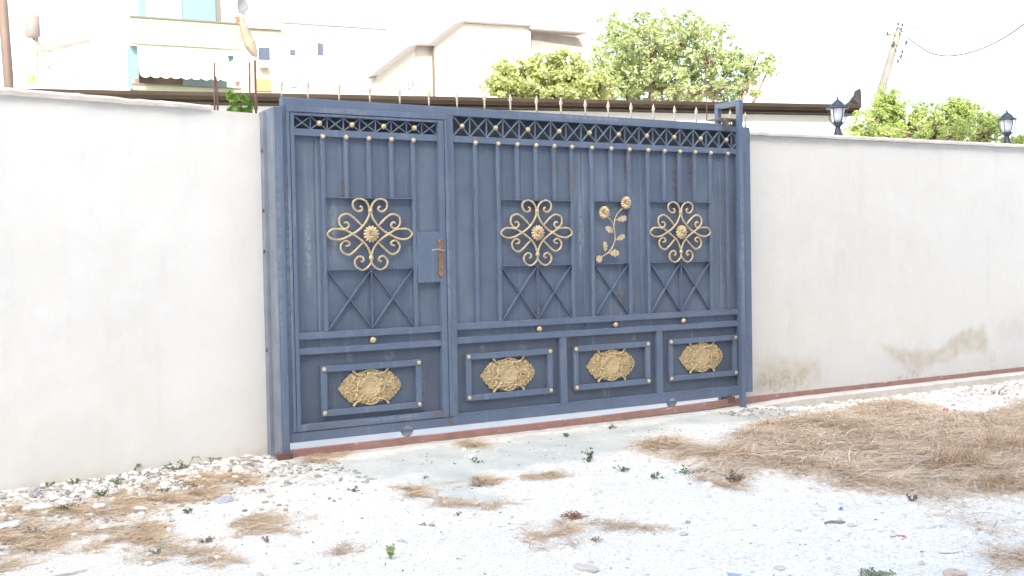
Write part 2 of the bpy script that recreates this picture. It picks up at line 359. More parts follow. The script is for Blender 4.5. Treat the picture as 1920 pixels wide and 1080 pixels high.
tc = n.new('ShaderNodeTexCoord'); v1 = n.new('ShaderNodeTexVoronoi'); v1.inputs['Scale'].default_value = 60; l.new(tc.outputs['Object'], v1.inputs['Vector'])
nz = n.new('ShaderNodeTexNoise'); nz.inputs['Scale'].default_value = 45; nz.inputs['Detail'].default_value = 8; l.new(tc.outputs['Object'], nz.inputs[0])
ad = n.new('ShaderNodeMath'); ad.operation = 'SUBTRACT'; l.new(nz.outputs[0], ad.inputs[0]); l.new(v1.outputs[0], ad.inputs[1])
at = n.new('ShaderNodeAttribute'); at.attribute_name = 'concrete'
iv = n.new('ShaderNodeMapRange'); iv.inputs[3].default_value = .8; iv.inputs[4].default_value = .12; l.new(at.outputs['Fac'], iv.inputs[0])
bp = n.new('ShaderNodeBump'); bp.inputs['Distance'].default_value = .012; l.new(ad.outputs[0], bp.inputs['Height']); l.new(iv.outputs[0], bp.inputs['Strength'])
l.new(bp.outputs[0], n['Principled BSDF'].inputs['Normal'])
gm = MB(); gm.v = gv; gm.f = gf
ground = gm.build('ground', GM, smooth=True); tag(ground, kind='structure')
for nm, arr in (('concrete', c_conc), ('thatch', c_thatch), ('soil', c_soil)):
    a = ground.data.attributes.new(nm, 'FLOAT', 'POINT'); a.data.foreach_set('value', arr)
def gtop(x, y):
    z = gz(x, y)
    th = thatch(x, y) if x > 1 else 0
    return z + .035 * th * (1 + .8 * fbm(x * 2.3, y * 2.3, 1)), th

# kerb carrying the rail, and the white floor inside the yard
k = MB(); N = 120; xs = [-.10 + 9.9 * i / N for i in range(N + 1)]; v = []
for i, x in enumerate(xs):
    j = .012 * fbm(x * 4, 1) + .008 * fbm(x * 15, 2); yf = -.115 + j
    zt = -.098 + (.034 * sm((x - 3.5) / 1.2)) + .004 * fbm(x * 9, 5)
    v += [(x, yf, -.4), (x, yf - .01, zt - .012), (x, yf + .012, zt), (x, .35, zt + .004), (x, .35, -.4)]
f = [(i * 5 + a, (i + 1) * 5 + a, (i + 1) * 5 + a + 1, i * 5 + a + 1) for i in range(N) for a in range(4)]
k.add(v, f); o = k.build('kerb', KERB); tag(o, kind='structure')
YARD = mat('yard_floor', (.84, .83, .82), (.80, .79, .77), 4, .8)
o = MB().box(-.4, 4.28, .352, 1.6, -.3, -.062).build('yard_path', YARD); tag(o, kind='structure')
o = MB().box(-.05, 4.1, .05, .353, -.12, -.064).build('threshold', YARD); tag(o, kind='structure')

# ------------------------------------------------------------------ gate track
v = []; N = 80
tr = MB(); X = [-.09 + 9.2 * i / N for i in range(N + 1)]
def trz(x): return -.046 + .024 * sm((x - 2.2) / 2.2)
for x in X:
    zt = trz(x) + .002 * fbm(x * 3, 8); v += [(x, -.015, zt - .050), (x, -.015, zt), (x, .010, zt + .001), (x, .010, zt - .050)]
tr.add(v, [(i * 4 + a, (i + 1) * 4 + a, (i + 1) * 4 + a + 1, i * 4 + a + 1) for i in range(N) for a in range(3)] + [(0, 1, 2, 3)])
o = tr.build('gate_track', TRACK)
tag(o, 'long brown-red steel angle rail set on edge in the concrete kerb under the gate', 'rail')
c = MB(); c.box(-.105, .0, -.055, -.05, -.10, -.06).box(-.105, .0, -.05, .0, -.1, -.096).box(-.105, .0, -.05, 0, -.064, -.06).box(-.052, -.048, -.05, 0, -.096, -.064)
o = c.build('channel_offcut', RUST); tag(o, 'short rusty steel channel piece at the left foot of the gate post', 'steel channel')

# ------------------------------------------------------------------ sliding gate
gate = empty('sliding_gate', (0, 0, 0), 0, 'wide slate blue sheet metal sliding gate with gold scrolls, spear finials and a walk-through door', 'gate')
GT, GB, SY = 2.30, 0.0, .034              # top, bottom, depth of the sheet face
fr = MB()
fr.box(.001, 4.062, .0, .06, 2.238, GT)                       # top rail
fr.box(.0, 4.062, .0, .06, GB, .066)                          # bottom rail
fr.box(.0502, 1.1948, .022, .058, 2.2012, 2.2378)                # rebate above the door
fr.box(.001, .05, .001, .06, .066, 2.238)                     # left stile
fr.box(1.195, 1.277, .001, .06, .066, 2.238)                  # stile beside the door
fr.box(3.985, 4.061, .001, .06, .066, 2.238)                  # right stile
fr.build('gate_frame', BLUE, gate, .004)
MB().box(4.068, 4.150, .012, .072, .015, 2.285).box(4.04, 4.07, .03, .05, .3, .34).box(4.04, 4.07, .03, .05, 1.9, 1.94).build('end_stile', BLUE, gate, .004)
r = MB(); r.box(1.2775, 3.9845, .002, .05, 2.049, 2.096); r.box(1.2775, 3.9845, .002, .05, .690, .738); r.box(1.2775, 3.9845, .002, .05, .590, .637)
r.box(1.2775, 3.9845, .002, .05, .0665, .082)
r.box(2.169, 2.230, .003, .05, .0825, .5895).box(3.104, 3.165, .003, .05, .0825, .5895)
r.build('cross_rails', BLUE, gate, .003)
# sheet with shallow folds
def sheet(x0, x1, z0, z1, y, folds):
    m = MB(); xs = sorted(set([x0, x1] + [q for fx in folds for q in (fx - .012, fx - .006, fx + .006, fx + .012)])); b = []
    for q in xs:
        yy = y
        for fx in folds:
            if abs(q - fx) < .008: yy = y + .006
        b += [(q, yy, z0), (q, yy, z1)]
    m.add(b, [(2 * i, 2 * i + 2, 2 * i + 3, 2 * i + 1) for i in range(len(xs) - 1)])
    m.box(x0, x1, y + .012, y + .014, z0, z1); return m
sheet(1.277, 3.986, .60, 2.05, SY, [2.415, 2.975, 3.815]).build('upper_sheet', SHEET, gate)
sheet(1.277, 3.986, .08, .598, SY + .001, []).build('lower_sheet', SHEET2, gate)
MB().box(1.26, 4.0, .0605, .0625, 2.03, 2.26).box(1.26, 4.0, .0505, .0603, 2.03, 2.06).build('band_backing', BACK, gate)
def lattice(x0, n, dx, x1, z0, z1):
    m = MB()
    for i in range(n + 1):
        a = x0 + i * dx
        if i: m.bar((a, z0), (a, z1), .0048, .012, .030)
        b = min(a + dx, x1); fz = (b - a) / dx
        if fz < .1: continue
        m.bar((a, z0), (b, z0 + (z1 - z0) * fz), .0055, .006, .026); m.bar((a, z1), (b, z1 - (z1 - z0) * fz), .0055, .010, .029)
    return m
lattice(1.28, 19, .1402, 3.985, 2.096, 2.238).build('lattice_band', FLATB, gate)
def gball(x, z, y, r, parent, m=GOLD):
    return MB().ball((0, 0, 0), r, 14, 10).build('gold_ball', m, parent, smooth=True, loc=(x, y, z))
for i in range(10): gball(1.35 + i * .2805, 2.167, .004, .019, gate)
BARS = [1.456, 1.648, 1.813, 1.978, 2.142, 2.304, 2.490, 2.675, 2.854, 3.041, 3.208, 3.368, 3.529, 3.698, 3.885]
SHORT = {2: 1.64, 3: 1.64, 4: 1.64, 7: 1.643, 10: 1.645, 11: 1.645, 12: 1.645}
BW = .0145
for i, x in enumerate(BARS):
    MB().box(x - BW, x + BW, .004, SY, SHORT.get(i, .738), 2.049).build('vertical_bar', BLUE, gate, .003)
    gball(x, 2.051, -.002, .0175, gate)
def mesh_box(x0, x1, parent, nx_):
    """flat-bar box: top bar, middle bar and crossed bars below"""
    MB().box(x0, x1, -.004, SY, 1.636, 1.642).build('flat_bar', BLUE, parent); m = MB(); m.box(x0, x1, -.004, SY, 1.146, 1.152)
    wd = (x1 - x0) / nx_
    for i in range(nx_):
        a, b = x0 + i * wd, x0 + (i + 1) * wd
        m.bar((a, .74), (b, 1.146), .006, .004, SY); m.bar((a, 1.146), (b, .74), .006, .008, SY + .002)
        if i: m.bar((a, .74), (a, 1.146), .006, .001, SY)
    return m.build('crossed_bars', BLUE, parent)
mesh_box(1.663, 2.289, gate, 2); mesh_box(2.505, 2.839, gate, 1); mesh_box(3.056, 3.683, gate, 2)
# scroll ornament traced as forged curves
A_ = [(508, 206), (520, 196), (538, 214), (526, 246), (478, 254), (428, 208), (428, 135), (500, 98), (580, 125), (624, 195), (630, 280), (598, 362), (540, 440), (470, 500), (400, 540), (300, 590), (200, 606), (122, 575), (104, 528), (155, 480), (240, 474), (320, 487), (400, 530), (480, 582), (548, 636), (604, 712), (636, 808), (638, 890), (590, 955), (520, 982), (452, 945), (432, 872), (478, 818), (530, 826), (544, 862), (522, 880), (508, 870)]
B1_ = [(310, 398), (350, 392), (372, 428), (342, 468), (292, 460), (252, 400), (268, 318), (350, 288), (432, 330), (540, 440)]
B2_ = [(322, 684), (362, 676), (376, 648), (344, 622), (300, 626), (262, 690), (290, 762), (362, 792), (430, 752), (545, 640)]
def scroll():
    m = MB(); rr = lambda t: .0072
    for L in (A_, B1_, B2_):
        for s in (-1, 1):
            P = cr([((q[0] - 641) * .000585 * s, 0, (541 - q[1]) * .000555) for q in L], 7)
            # resample evenly and twist the thickness so the rod reads as hammered
            n_ = len(P); P = [Vector((p.x, (-.004 if L is A_ else .003), p.z)) for p in P]
            m.tube(P, lambda t, n_=n_: .0078 + .0013 * math.sin(t * n_ * 1.9) - (.002 if t < .02 or t > .98 else 0), 7)
    for (zx, zz) in ((0, .163), (0, -.163)): m.box(zx - .014, zx + .014, -.012, .006, zz - .014, zz + .014)
    for sx in (-1, 1): m.box(sx * .187 - .01, sx * .187 + .012, -.011, .007, .026, .044)
    return m
scroll_mb = scroll()
def rosette(r, petals=14, layers=2):
    m = MB()
    for L in range(layers):
        rr = r * (1 - .32 * L)
        for i in range(petals):
            a = 2 * math.pi * (i + .5 * L) / petals; d = Vector((math.cos(a), 0, math.sin(a))); t = Vector((-d.z, 0, d.x)); wd = rr * 2.6 / petals
            y0 = -.004 - .008 * L
            P = [d * rr * .25 + Vector((0, y0 - .006, 0)), d * rr * .65 - t * wd + Vector((0, y0 - .004, 0)), d * rr * .97 - t * wd * .6 + Vector((0, y0, 0)),
                 d * rr * 1.03 + Vector((0, y0 - .001, 0)), d * rr * .97 + t * wd * .6 + Vector((0, y0, 0)), d * rr * .65 + t * wd + Vector((0, y0 - .004, 0)), d * rr * .68 + Vector((0, y0 - .012, 0))]
            m.add(P, [(0, 6, 1), (1, 6, 2), (2, 6, 3), (3, 6, 4), (4, 6, 5), (5, 6, 0)])
            m.add([p + Vector((0, .005, 0)) for p in P[:6]], [(0, 1, 2, 3, 4, 5)])
    m.ball((0, -.018 if layers > 1 else -.012, 0), r * .17, 8, 6); m.lathe((0, 0, 0), [(r * .75, -.004), (r * .7, .004)], 16, 'Y')
    return m
def put(name, me_mb, mtl, parent, loc, smooth=True, cache={}):
    key = id(me_mb)
    if key not in cache:
        o = me_mb.build(name, mtl, parent, smooth=smooth, loc=loc); cache[key] = o.data; return o
    o = bpy.data.objects.new(name, cache[key]); S.collection.objects.link(o); o.parent = parent; o.location = loc; return o
ros_mb = rosette(.058)
for x in (1.977, 3.368):
    o = put('scroll_ornament', scroll_mb, GOLD, gate, (x, .006, 1.392))
    put('rosette', ros_mb, GOLD, o, (0, -.012, 0), False)
# flowering vine of wrought iron
def vp(a, b): p = onY(1100 + a / 7.71, 360 + b / 7.71, 0); return (p.x, 0, p.z)
vm = MB(); vm.tube(cr([vp(*q) for q in [(515, 235), (440, 320), (405, 420), (397, 520), (410, 620), (405, 710), (370, 800), (300, 885), (225, 930), (195, 960)]], 6), .0045, 7)
vm.tube(cr([vp(*q) for q in [(300, 360), (350, 410), (385, 460), (393, 540)]], 5), .004, 7)
vine = vm.build('iron_vine', GOLD, gate, smooth=True)
ros2 = rosette(.051, 15, 1)
for q in ((560, 158), (247, 298)):
    p = vp(*q); put('iron_flower', ros2, GOLD, vine, (p[0], -.008, p[2]), False)
def leaf_mb(a, b, wd):
    a = Vector(a); b = Vector(b); d = b - a; L = d.length; d.normalize(); t = Vector((-d.z, 0, d.x)); m = MB()
    prof = [(0, .08), (.22, .12), (.36, .75), (.46, .45), (.60, 1.0), (.70, .55), (.84, .75), (1, .15)]
    c = [a + d * (L * u) + Vector((0, -.010 * math.sin(u * 3), 0)) for u, _ in prof]
    l_ = [a + d * (L * (u - .0)) + t * (wd * h) + Vector((0, -.002 - .01 * h, 0)) for u, h in prof]; r_ = [a + d * (L * u) - t * (wd * h) + Vector((0, -.002 - .01 * h, 0)) for u, h in prof]
    n_ = len(prof); m.add(c + l_ + r_, [(i, i + 1, n_ + i + 1, n_ + i) for i in range(n_ - 1)] + [(i, 2 * n_ + i, 2 * n_ + i + 1, i + 1) for i in range(n_ - 1)])
    return m
for s_, e_, wd in (((405, 410), (575, 370), .030), ((400, 595), (270, 510), .030), ((408, 700), (545, 625), .027), ((268, 890), (255, 715), .026), ((300, 885), (465, 880), .034)):
    leaf_mb(vp(*s_), vp(*e_), wd).build('iron_leaf', GOLD, vine)
p = vp(180, 970); MB().lathe((0, 0, 0), [(.026, -.004), (.029, 0), (.026, .005)], 20, 'Y').build('round_boss', GOLD, vine, loc=(p[0], 0, p[2]))
# baroque cast plaques
def plaque():
    m = MB(); NT, NR = 96, 18; a0, b0 = .205, .098
    def out(t):
        c, s = math.cos(t), math.sin(t)
        r = 1 / (abs(c / .212) ** 2.3 + abs(s / .108) ** 2.3) ** (1 / 2.3)
        r *= 1.03 + .055 * math.cos(12 * t) + .045 * math.cos(22 * t + .5)
        return r
    v = [(0, -.014, 0)]
    for i in range(1, NR + 1):
        for k_ in range(NT):
            t = 2 * math.pi * k_ / NT; r = out(t) * i / NR; x, z = r * math.cos(t), r * math.sin(t); d = math.hypot(x / 1.05, z)
            h = .012
            if d < .075: h = .013 + .003 * (1 if (d > .063 or .046 < d < .053) else 0) - (.003 if d < .045 else 0)
            else:
                h = .012 + .010 * math.sin(abs(x) * 150 + math.sin(z * 90) * 2.2) * math.cos(z * 55) + .003 * math.sin(z * 210 + x * 60)
            edge = (1 - i / NR); h *= min(1, edge * 6 + .25)
            v.append((x, -h, z))
    f = [(0, 1 + (k_ + 1) % NT, 1 + k_) for k_ in range(NT)]
    for i in range(NR - 1):
        for k_ in range(NT):
            k2 = (k_ + 1) % NT; f.append((1 + i * NT + k_, 1 + i * NT + k2, 1 + (i + 1) * NT + k2, 1 + (i + 1) * NT + k_))
    m.add(v, f)
    for sx in (-1, 1):
        for sz in (-1, 1):
            def arc(cx, cz, r0, r1, a1, a2, th): m.tube([(sx * (cx + (r0 + (r1 - r0) * i / 14) * math.cos(R_(a1 + (a2 - a1) * i / 14))), -.010, sz * (cz + (r0 + (r1 - r0) * i / 14) * math.sin(R_(a1 + (a2 - a1) * i / 14)))) for i in range(15)], lambda t: th * (1 - .4 * t), 6)
            arc(.034, .092, .008, .026, 360, -40, .009)               # curls at top and bottom
            m.tube(cr([(sx * .052, -.012, sz * .082), (sx * .085, -.016, sz * .088), (sx * .115, -.014, sz * .103), (sx * .128, -.012, sz * .122)], 4), lambda t: .006 + .003 * t + .0015 * math.sin(t * 18), 6)
            for (ex, ez, er) in ((.135, .083, .016), (.163, .066, .014), (.188, .047, .013), (.207, .028, .010)): arc(ex, ez, er, er * .3, 100, -250, .0055)
            arc(.118, .050, .006, .022, 300, -60, .005); arc(.165, .030, .004, .015, 300, -60, .0045)
            m.ball((sx * .222, -.010, sz * .013), .0085, 8, 6); m.ball((sx * .128, -.013, sz * .120), .0115, 8, 6)
            for q in range(3): m.ball((sx * (.10 + .035 * q), -.017, sz * (.020 + .004 * q)), .009, 8, 6)
        m.tube(cr([(sx * .080, -.014, -.052), (sx * .102, -.018, 0), (sx * .080, -.014, .052)], 5), .006, 6)
    for sz in (-1, 1): m.tube(cr([(-.04, -.012, sz * .112), (0, -.014, sz * .122), (.04, -.012, sz * .112)], 5), .008, 6)
    for rr in (.066,): m.tube([(rr * 1.05 * math.cos(R_(a)), -.015, rr * math.sin(R_(a))) for a in range(0, 361, 12)], .0032, 6, False)
    return m
plq = plaque()
def framed_panel(x0, x1, z0, z1, parent, px, pz):
    w_ = .043; m = MB(); y0, y1 = .004, SY
    m.box(x0, x1, y0, y1, z1 - w_, z1).box(x0, x1, y0, y1, z0, z0 + w_).box(x0, x0 + w_, y0 + .001, y1, z0 + w_, z1 - w_).box(x1 - w_, x1, y0 + .001, y1, z0 + w_, z1 - w_)
    f_ = m.build('raised_frame', BLUE, parent, .003)
    for x in (x0 + .021, x1 - .021):
        for z in (z0 + .024, z1 - .022): MB().ball((0, 0, 0), .0165, 12, 8, (1, .7, 1)).build('gold_stud', GOLD, f_, smooth=True, loc=(x, .002, z))
    return put('cast_plaque', plq, GOLDP, parent, (px, SY - .001, pz))
framed_panel(1.348, 2.100, .166, .511, gate, 1.715, .338)
framed_panel(2.295, 3.038, .168, .513, gate, 2.662, .344)
framed_panel(3.231, 3.974, .171, .516, gate, 3.592, .348)
for x in (1.990, 2.705, 3.395): gball(x, .664, SY - .014, .0225, gate)
# spears along the top
sp = MB(); sp.tube([(0, 0, 0), (0, 0, .06)], .0065, 8); sp.lathe((0, 0, .052), [(.008, 0), (.010, .004), (.006, .010), (.007, .014), (.0145, .034), (.010, .052), (.001, .080)], 8)
for i, x in enumerate([-.028, .194, .417, .643, .871, 1.100, 1.327, 1.556, 1.777, 2.007, 2.228, 2.455, 2.674, 2.897, 3.123, 3.342, 3.572, 3.80, 4.115]):
    if x == 3.80: continue
    put('spear_finial', sp, PALEG, gate, (max(x, .012), .03, 2.2995 if x < 4.1 else 2.284), True)
put('spear_finial', sp, PALEG, gate, (3.945, .03, 2.2995), True)
# rollers under the bottom rail
for x in (.865, 3.255):
    wm = MB().lathe((x, .012, 0), [(.034, -.013), (.040, -.012), (.036, 0), (.040, .012), (.034, .013)], 24, 'Y')
    wm.v = [(a, b, c_ - .004) for a, b, c_ in wm.v]
    wo_ = wm.build('track_wheel', WHEEL, gate); MB().box(x - .042, x + .042, -.004, .0, -.012, .012).box(x - .042, x + .042, .026, .03, -.012, .0).build('wheel_bracket', BLUE, wo_)

# walk-through door hung inside the gate
door = MB()
door.box(.0505, .0795, -.008, .05, .0665, 2.2005).box(1.148, 1.1945, -.008, .05, .0665, 2.2005).box(.0795, 1.148, -.008, .05, 2.182, 2.2005)
door.box(.0795, 1.148, .002, .05, 2.049, 2.096).box(.0795, 1.148, .002, .05, .684, .731).box(.0795, 1.148, .002, .05, .582, .625)
door.box(.0795, 1.148, -.008, .05, .070, .116)
door = door.build('walk_through_door', BLUE, gate, .003)
MB().box(.024, 1.222, -.013, .0, 2.204, 2.242).box(.024, .046, -.013, .0, .072, 2.204).box(1.199, 1.222, -.013, .0, .072, 2.204).build('door_stop', BLUE, door, .003)
sheet(.079, 1.149, .59, 2.05, SY, [.235]).build('upper_sheet', SHEET, door)
sheet(.079, 1.149, .11, .588, SY + .001, []).build('lower_sheet', SHEET2, door)
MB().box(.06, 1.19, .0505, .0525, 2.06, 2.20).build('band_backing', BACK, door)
lattice(.082, 8, .1186, 1.148, 2.096, 2.182).build('lattice_band', FLATB, door)
for i in range(4): gball(.260 + i * .2355, 2.137, .004, .019, door)
DB = [.280, .449, .616, .786, .955]
for i, x in enumerate(DB):
    MB().box(x - BW, x + BW, .004, SY, 1.64 if 0 < i < 4 else .731, 2.049).build('vertical_bar', BLUE, door, .003)
    gball(x, 2.049, -.002, .0175, door)
mesh_box(.2955, .9395, door, 2)
put('scroll_ornament', scroll_mb, GOLD, door, (.616, .006, 1.388)); put('rosette', ros_mb, GOLD, door, (.616, -.006, 1.390), False)
MB().box(.970, 1.150, -.0045, SY, 1.042, 1.403).build('lock_plate', BLUE, door, .003)
def framed_door():
    return framed_panel(.233, .987, .153, .497, door, .600, .329)
framed_door(); gball(.622, .655, SY - .014, .024, door)
hp = MB(); hp.lathe((0, 0, 0), [(.001, -.0), (.001, .0)], 3, 'Y'); hp = MB()
for (z0, z1, w_) in ((1.078, 1.352, .019),):
    Q = [(-w_, z0 + .012), (-w_ * .5, z0), (w_ * .5, z0), (w_, z0 + .012), (w_, z1 - .012), (w_ * .5, z1), (-w_ * .5, z1), (-w_, z1 - .012)]
    v = [(1.150 + a, -.008, b) for a, b in Q] + [(1.150 + a * .85, -.016, z0 + (b - z0) * .97 + .004) for a, b in Q]
    hp.add(v, [tuple(range(8, 16))] + [(i, (i + 1) % 8, 8 + (i + 1) % 8, 8 + i) for i in range(8)])
hnd = hp.build('handle_plate', COPPER, door, .001)
lv = MB(); lv.lathe((1.152, -.014, 1.268), [(.012, 0), (.012, .012), (.008, .016), (.008, .036)], 14, 'Y')
lv.tube(cr([(1.155, -.050, 1.268), (1.135, -.056, 1.270), (1.095, -.058, 1.278), (1.055, -.056, 1.270)], 5), lambda t: .0085 - .003 * t, 10)
lv.build('lever', STEEL, hnd, smooth=True)
MB().lathe((1.150, -.014, 1.150), [(.008, 0), (.008, .008)], 12, 'Y').build('keyhole', STEEL, hnd)

# ------------------------------------------------------------------ posts beside the gate
post = empty('gate_post', (-.07, .07, 0), 0, 'blue-grey square steel closing post between the left wall and the gate', 'post')
pm = MB(); pm.box(.012, .066, -.088, .10, -.165, 2.160).build('front_channel', BLUE, post, .003, loc=(.0, 0, .07))
MB().box(-.006, .0115, -.090, .125, -.10, 2.225).build('side_channel', GALV, post, .003)
MB().box(-.030, -.0045, .03, .125, -.10, 2.21).build('wall_plate', GALV, post, .002)
for z in (.62, 1.28, 1.55, 1.95): MB().tube([(-.034, .045, z - .012), (-.034, .045, z + .012)], .008, 8).build('weld_lug', RUST, post)
gd = empty('guide_frame', (3.94, 0, 0), 0, 'tall blue steel guide frame straddling the right end of the gate', 'guide frame')
g1 = MB(); g1.box(-.015, .027, -.1, -.058, -.115, 2.495); g1.box(-.0148, .0268, -.0578, .205, 2.452, 2.4935); g1.box(-.015, .027, .165, .207, -.1, 2.451)
g1.build('guide_posts', BLUE, gd, .003)
g2 = MB(); g2.box(-.11, .06, -.035, .005, 2.325, 2.345); g2.box(-.10, -.07, -.038, -.012, 2.24, 2.33); g2.lathe((-.085, .02, 2.31), [(.018, 0), (.018, .05)], 14, 'Y'); g2.lathe((.03, .02, 2.31), [(.018, 0), (.018, .05)], 14, 'Y'); g2.box(-.13, .1, .0, .16, 2.335, 2.350)
g2.v = [(a - .0, b - .0, c_) for a, b, c_ in g2.v]; g2.build('roller_bracket', DARKST, gd, .002)
MB().box(-.02, .05, -.12, -.045, -.13, -.112).box(.004, .02, -.115, -.10, -.112, -.085).build('base_plate', DARKST, gd)
MB().box(-.10, -.02, -.02, .03, -.055, -.004).build('stop_block', RUST, gd, .004)

# ------------------------------------------------------------------ boundary walls
def wall_mesh(name, L, z_lo, ztop, thick, o_loc, rz, label, stainf, wm_, step=.03):
    """front face in a fine grid (u along, z up) with stain attributes, plus back, top and ends"""
    e = empty(name, o_loc, rz, label, 'wall')
    nu = int(L / step) + 1; nz_ = int((2.3) / step) + 1; m = MB(); at_ = {'cream': [], 'stain': [], 'mould': [], 'topdirt': []}
    for i in range(nu + 1):
        u = L * i / nu; zt = ztop(u)
        for j in range(nz_ + 1):
            z = z_lo + (zt - z_lo) * j / nz_
            m.v.append((u, .006 * fbm(u * .9, z * .9, 3) + .002 * fbm(u * 6, z * 6, 1), z)); a = stainf(u, z, zt)
            for k_ in at_: at_[k_].append(a.get(k_, 0))
    w_ = nz_ + 1
    m.f = [(i * w_ + j, (i + 1) * w_ + j, (i + 1) * w_ + j + 1, i * w_ + j + 1) for i in range(nu) for j in range(nz_)]
    nfront = len(m.v); a0, b0 = 0, L
    m.add([(0, thick, z_lo), (0, thick, ztop(0)), (L, thick, ztop(L)), (L, thick, z_lo)], [(0, 1, 2, 3)])
    b = nfront
    m.f += [tuple([j for j in range(w_)] + [b + 1, b])]; m.f += [tuple([nu * w_ + j for j in range(w_)][::-1] + [b + 3, b + 2])]
    m.f += [tuple([i * w_ + w_ - 1 for i in range(nu + 1)] + [b + 2, b + 1])]
    o = m.build('wall_face', wm_, e, smooth=False)
    for k_, arr in at_.items():
        at2 = o.data.attributes.new(k_, 'FLOAT', 'POINT'); at2.data.foreach_set('value', arr + [0] * (len(o.data.vertices) - len(arr)))
    return e
def lstain(u, z, zt):
    # u runs from the far left end (0) to the post (2.9)
    low = sm((.75 - z + .25 * fbm(u * 1.3, z, 4)) / .6)
    return {'cream': .55 * low * sm((u - .3) / .8) + .1, 'stain': .35 * sm((.0 - z + .05 * fbm(u * 5, z * 5)) / .08) + .25 * sm((z - zt + .12) / .12), 'mould': .25 * sm((-.04 - z) / .05), 'topdirt': sm((z - zt + .07 + .03 * fbm(u * 4, z * 4)) / .07) * .4}
LWL = 3.2; origin = LW0 - LWd * LWL
def ltop(u):
    return 2.185 + .018 * sm(u / LWL)
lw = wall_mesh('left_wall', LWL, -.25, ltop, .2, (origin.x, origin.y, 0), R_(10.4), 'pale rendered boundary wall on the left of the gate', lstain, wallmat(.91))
lw.name = 'boundary_wall'
cpn = MB(); v = []; N = 60; ue = LWL - .385
for i in range(N + 1):
    u = ue * i / N; t = sm((u - 1.2) / 1.6); z0 = ltop(u) - .004 + .006 * fbm(u * 9, 2); th = .046 - .012 * t; y0 = -.024 + .010 * fbm(u * 6, 7)
    if i > N - 2: y0 += .01
    v += [(u, y0, z0), (u, y0 - .003, z0 + th * .6), (u, y0 + .01, z0 + th), (u, .24, z0 + th + .005), (u, .24, z0)]
cpn.add(v, [(i * 5 + a, (i + 1) * 5 + a, (i + 1) * 5 + (a + 1) % 5, i * 5 + (a + 1) % 5) for i in range(N) for a in range(5)] + [(0, 1, 2, 3, 4), tuple(N * 5 + k_ for k_ in (4, 3, 2, 1, 0))])
cpn.build('coping', COPE, lw)
RX0 = 4.16
def wpoly(L): return [((onY(a, b, .15).x - RX0), onY(a, b, .15).z) for a, b in L]
ST1 = wpoly([(1412, 676), (1470, 672), (1530, 674), (1536, 700), (1528, 722), (1480, 730), (1412, 742)])
ST2 = wpoly([(1648, 645), (1700, 655), (1760, 655), (1800, 620), (1845, 612), (1856, 655), (1800, 665), (1770, 682), (1735, 692), (1722, 704), (1708, 702), (1690, 685), (1672, 672)])
ST3 = wpoly([(1862, 605), (1925, 590), (1925, 632), (1880, 640)])
ML1 = wpoly([(1425, 700), (1470, 695), (1515, 700), (1512, 728), (1425, 738)])
ML2 = wpoly([(1700, 690), (1722, 690), (1718, 712), (1704, 712)])
ML3 = wpoly([(1678, 704), (1700, 704), (1704, 716), (1676, 718)]); ML4 = wpoly([(1858, 660), (1866, 660), (1864, 690), (1856, 690)])
def near(u, z, P, soft, k_):
    if not (min(p[0] for p in P) - .15 < u < max(p[0] for p in P) + .15 and min(p[1] for p in P) - .15 < z < max(p[1] for p in P) + .15): return 0
    return sm((pdist(u, z, P) + k_ * fbm(u * 9, z * 9, 2) + soft * .4) / soft)
def rstain(u, z, zt):
    s = max(near(u, z, ST1, .20, .05), near(u, z, ST2, .09, .045), .35 * near(u, z, ST3, .16, .05))
    # the V-shaped damp mark is darkest along its lower edge
    mo = max(.65 * near(u, z, ML1, .14, .06), .55 * near(u, z, ML2, .03, .02), .7 * near(u, z, ML3, .03, .02), .5 * near(u, z, ML4, .02, .01))
    mo = max(mo, .30 * sm((.0 - z + .03 * fbm(u * 7, z)) / .05))
    pale = sm((.42 - z + .12 * fbm(u * 2, z * 2, 8)) / .1) * sm((u - .75) / .2)
    return {'cream': (.75 * sm((1.3 - z + .3 * fbm(u, z)) / .8) + .1) * (1 - pale) , 'stain': s * .8, 'mould': mo, 'topdirt': sm((z - zt + .07 + .04 * fbm(u * 4, z * 4)) / .08) * .5}
RWL = 5.6
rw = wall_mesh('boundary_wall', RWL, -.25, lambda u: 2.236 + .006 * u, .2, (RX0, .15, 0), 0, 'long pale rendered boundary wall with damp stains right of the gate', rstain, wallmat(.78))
cpn = MB(); v = []; N = 110
for i in range(N + 1):
    u = .09 + (RWL - .09) * i / N; z0 = 2.238 + .006 * u + .004 * fbm(u * 7, 2); th = .034 + .003 * fbm(u * 5, 4); y0 = -.04 + .010 * fbm(u * 6, 7)
    v += [(u, y0, z0), (u, y0 - .003, z0 + th * .6), (u, y0 + .01, z0 + th), (u, .24, z0 + th + .004), (u, .24, z0)]
cpn.add(v, [(i * 5 + a, (i + 1) * 5 + a, (i + 1) * 5 + (a + 1) % 5, i * 5 + (a + 1) % 5) for i in range(N) for a in range(5)] + [(0, 1, 2, 3, 4), tuple(N * 5 + k_ for k_ in (4, 3, 2, 1, 0))])
cpn.build('coping', COPE, rw)

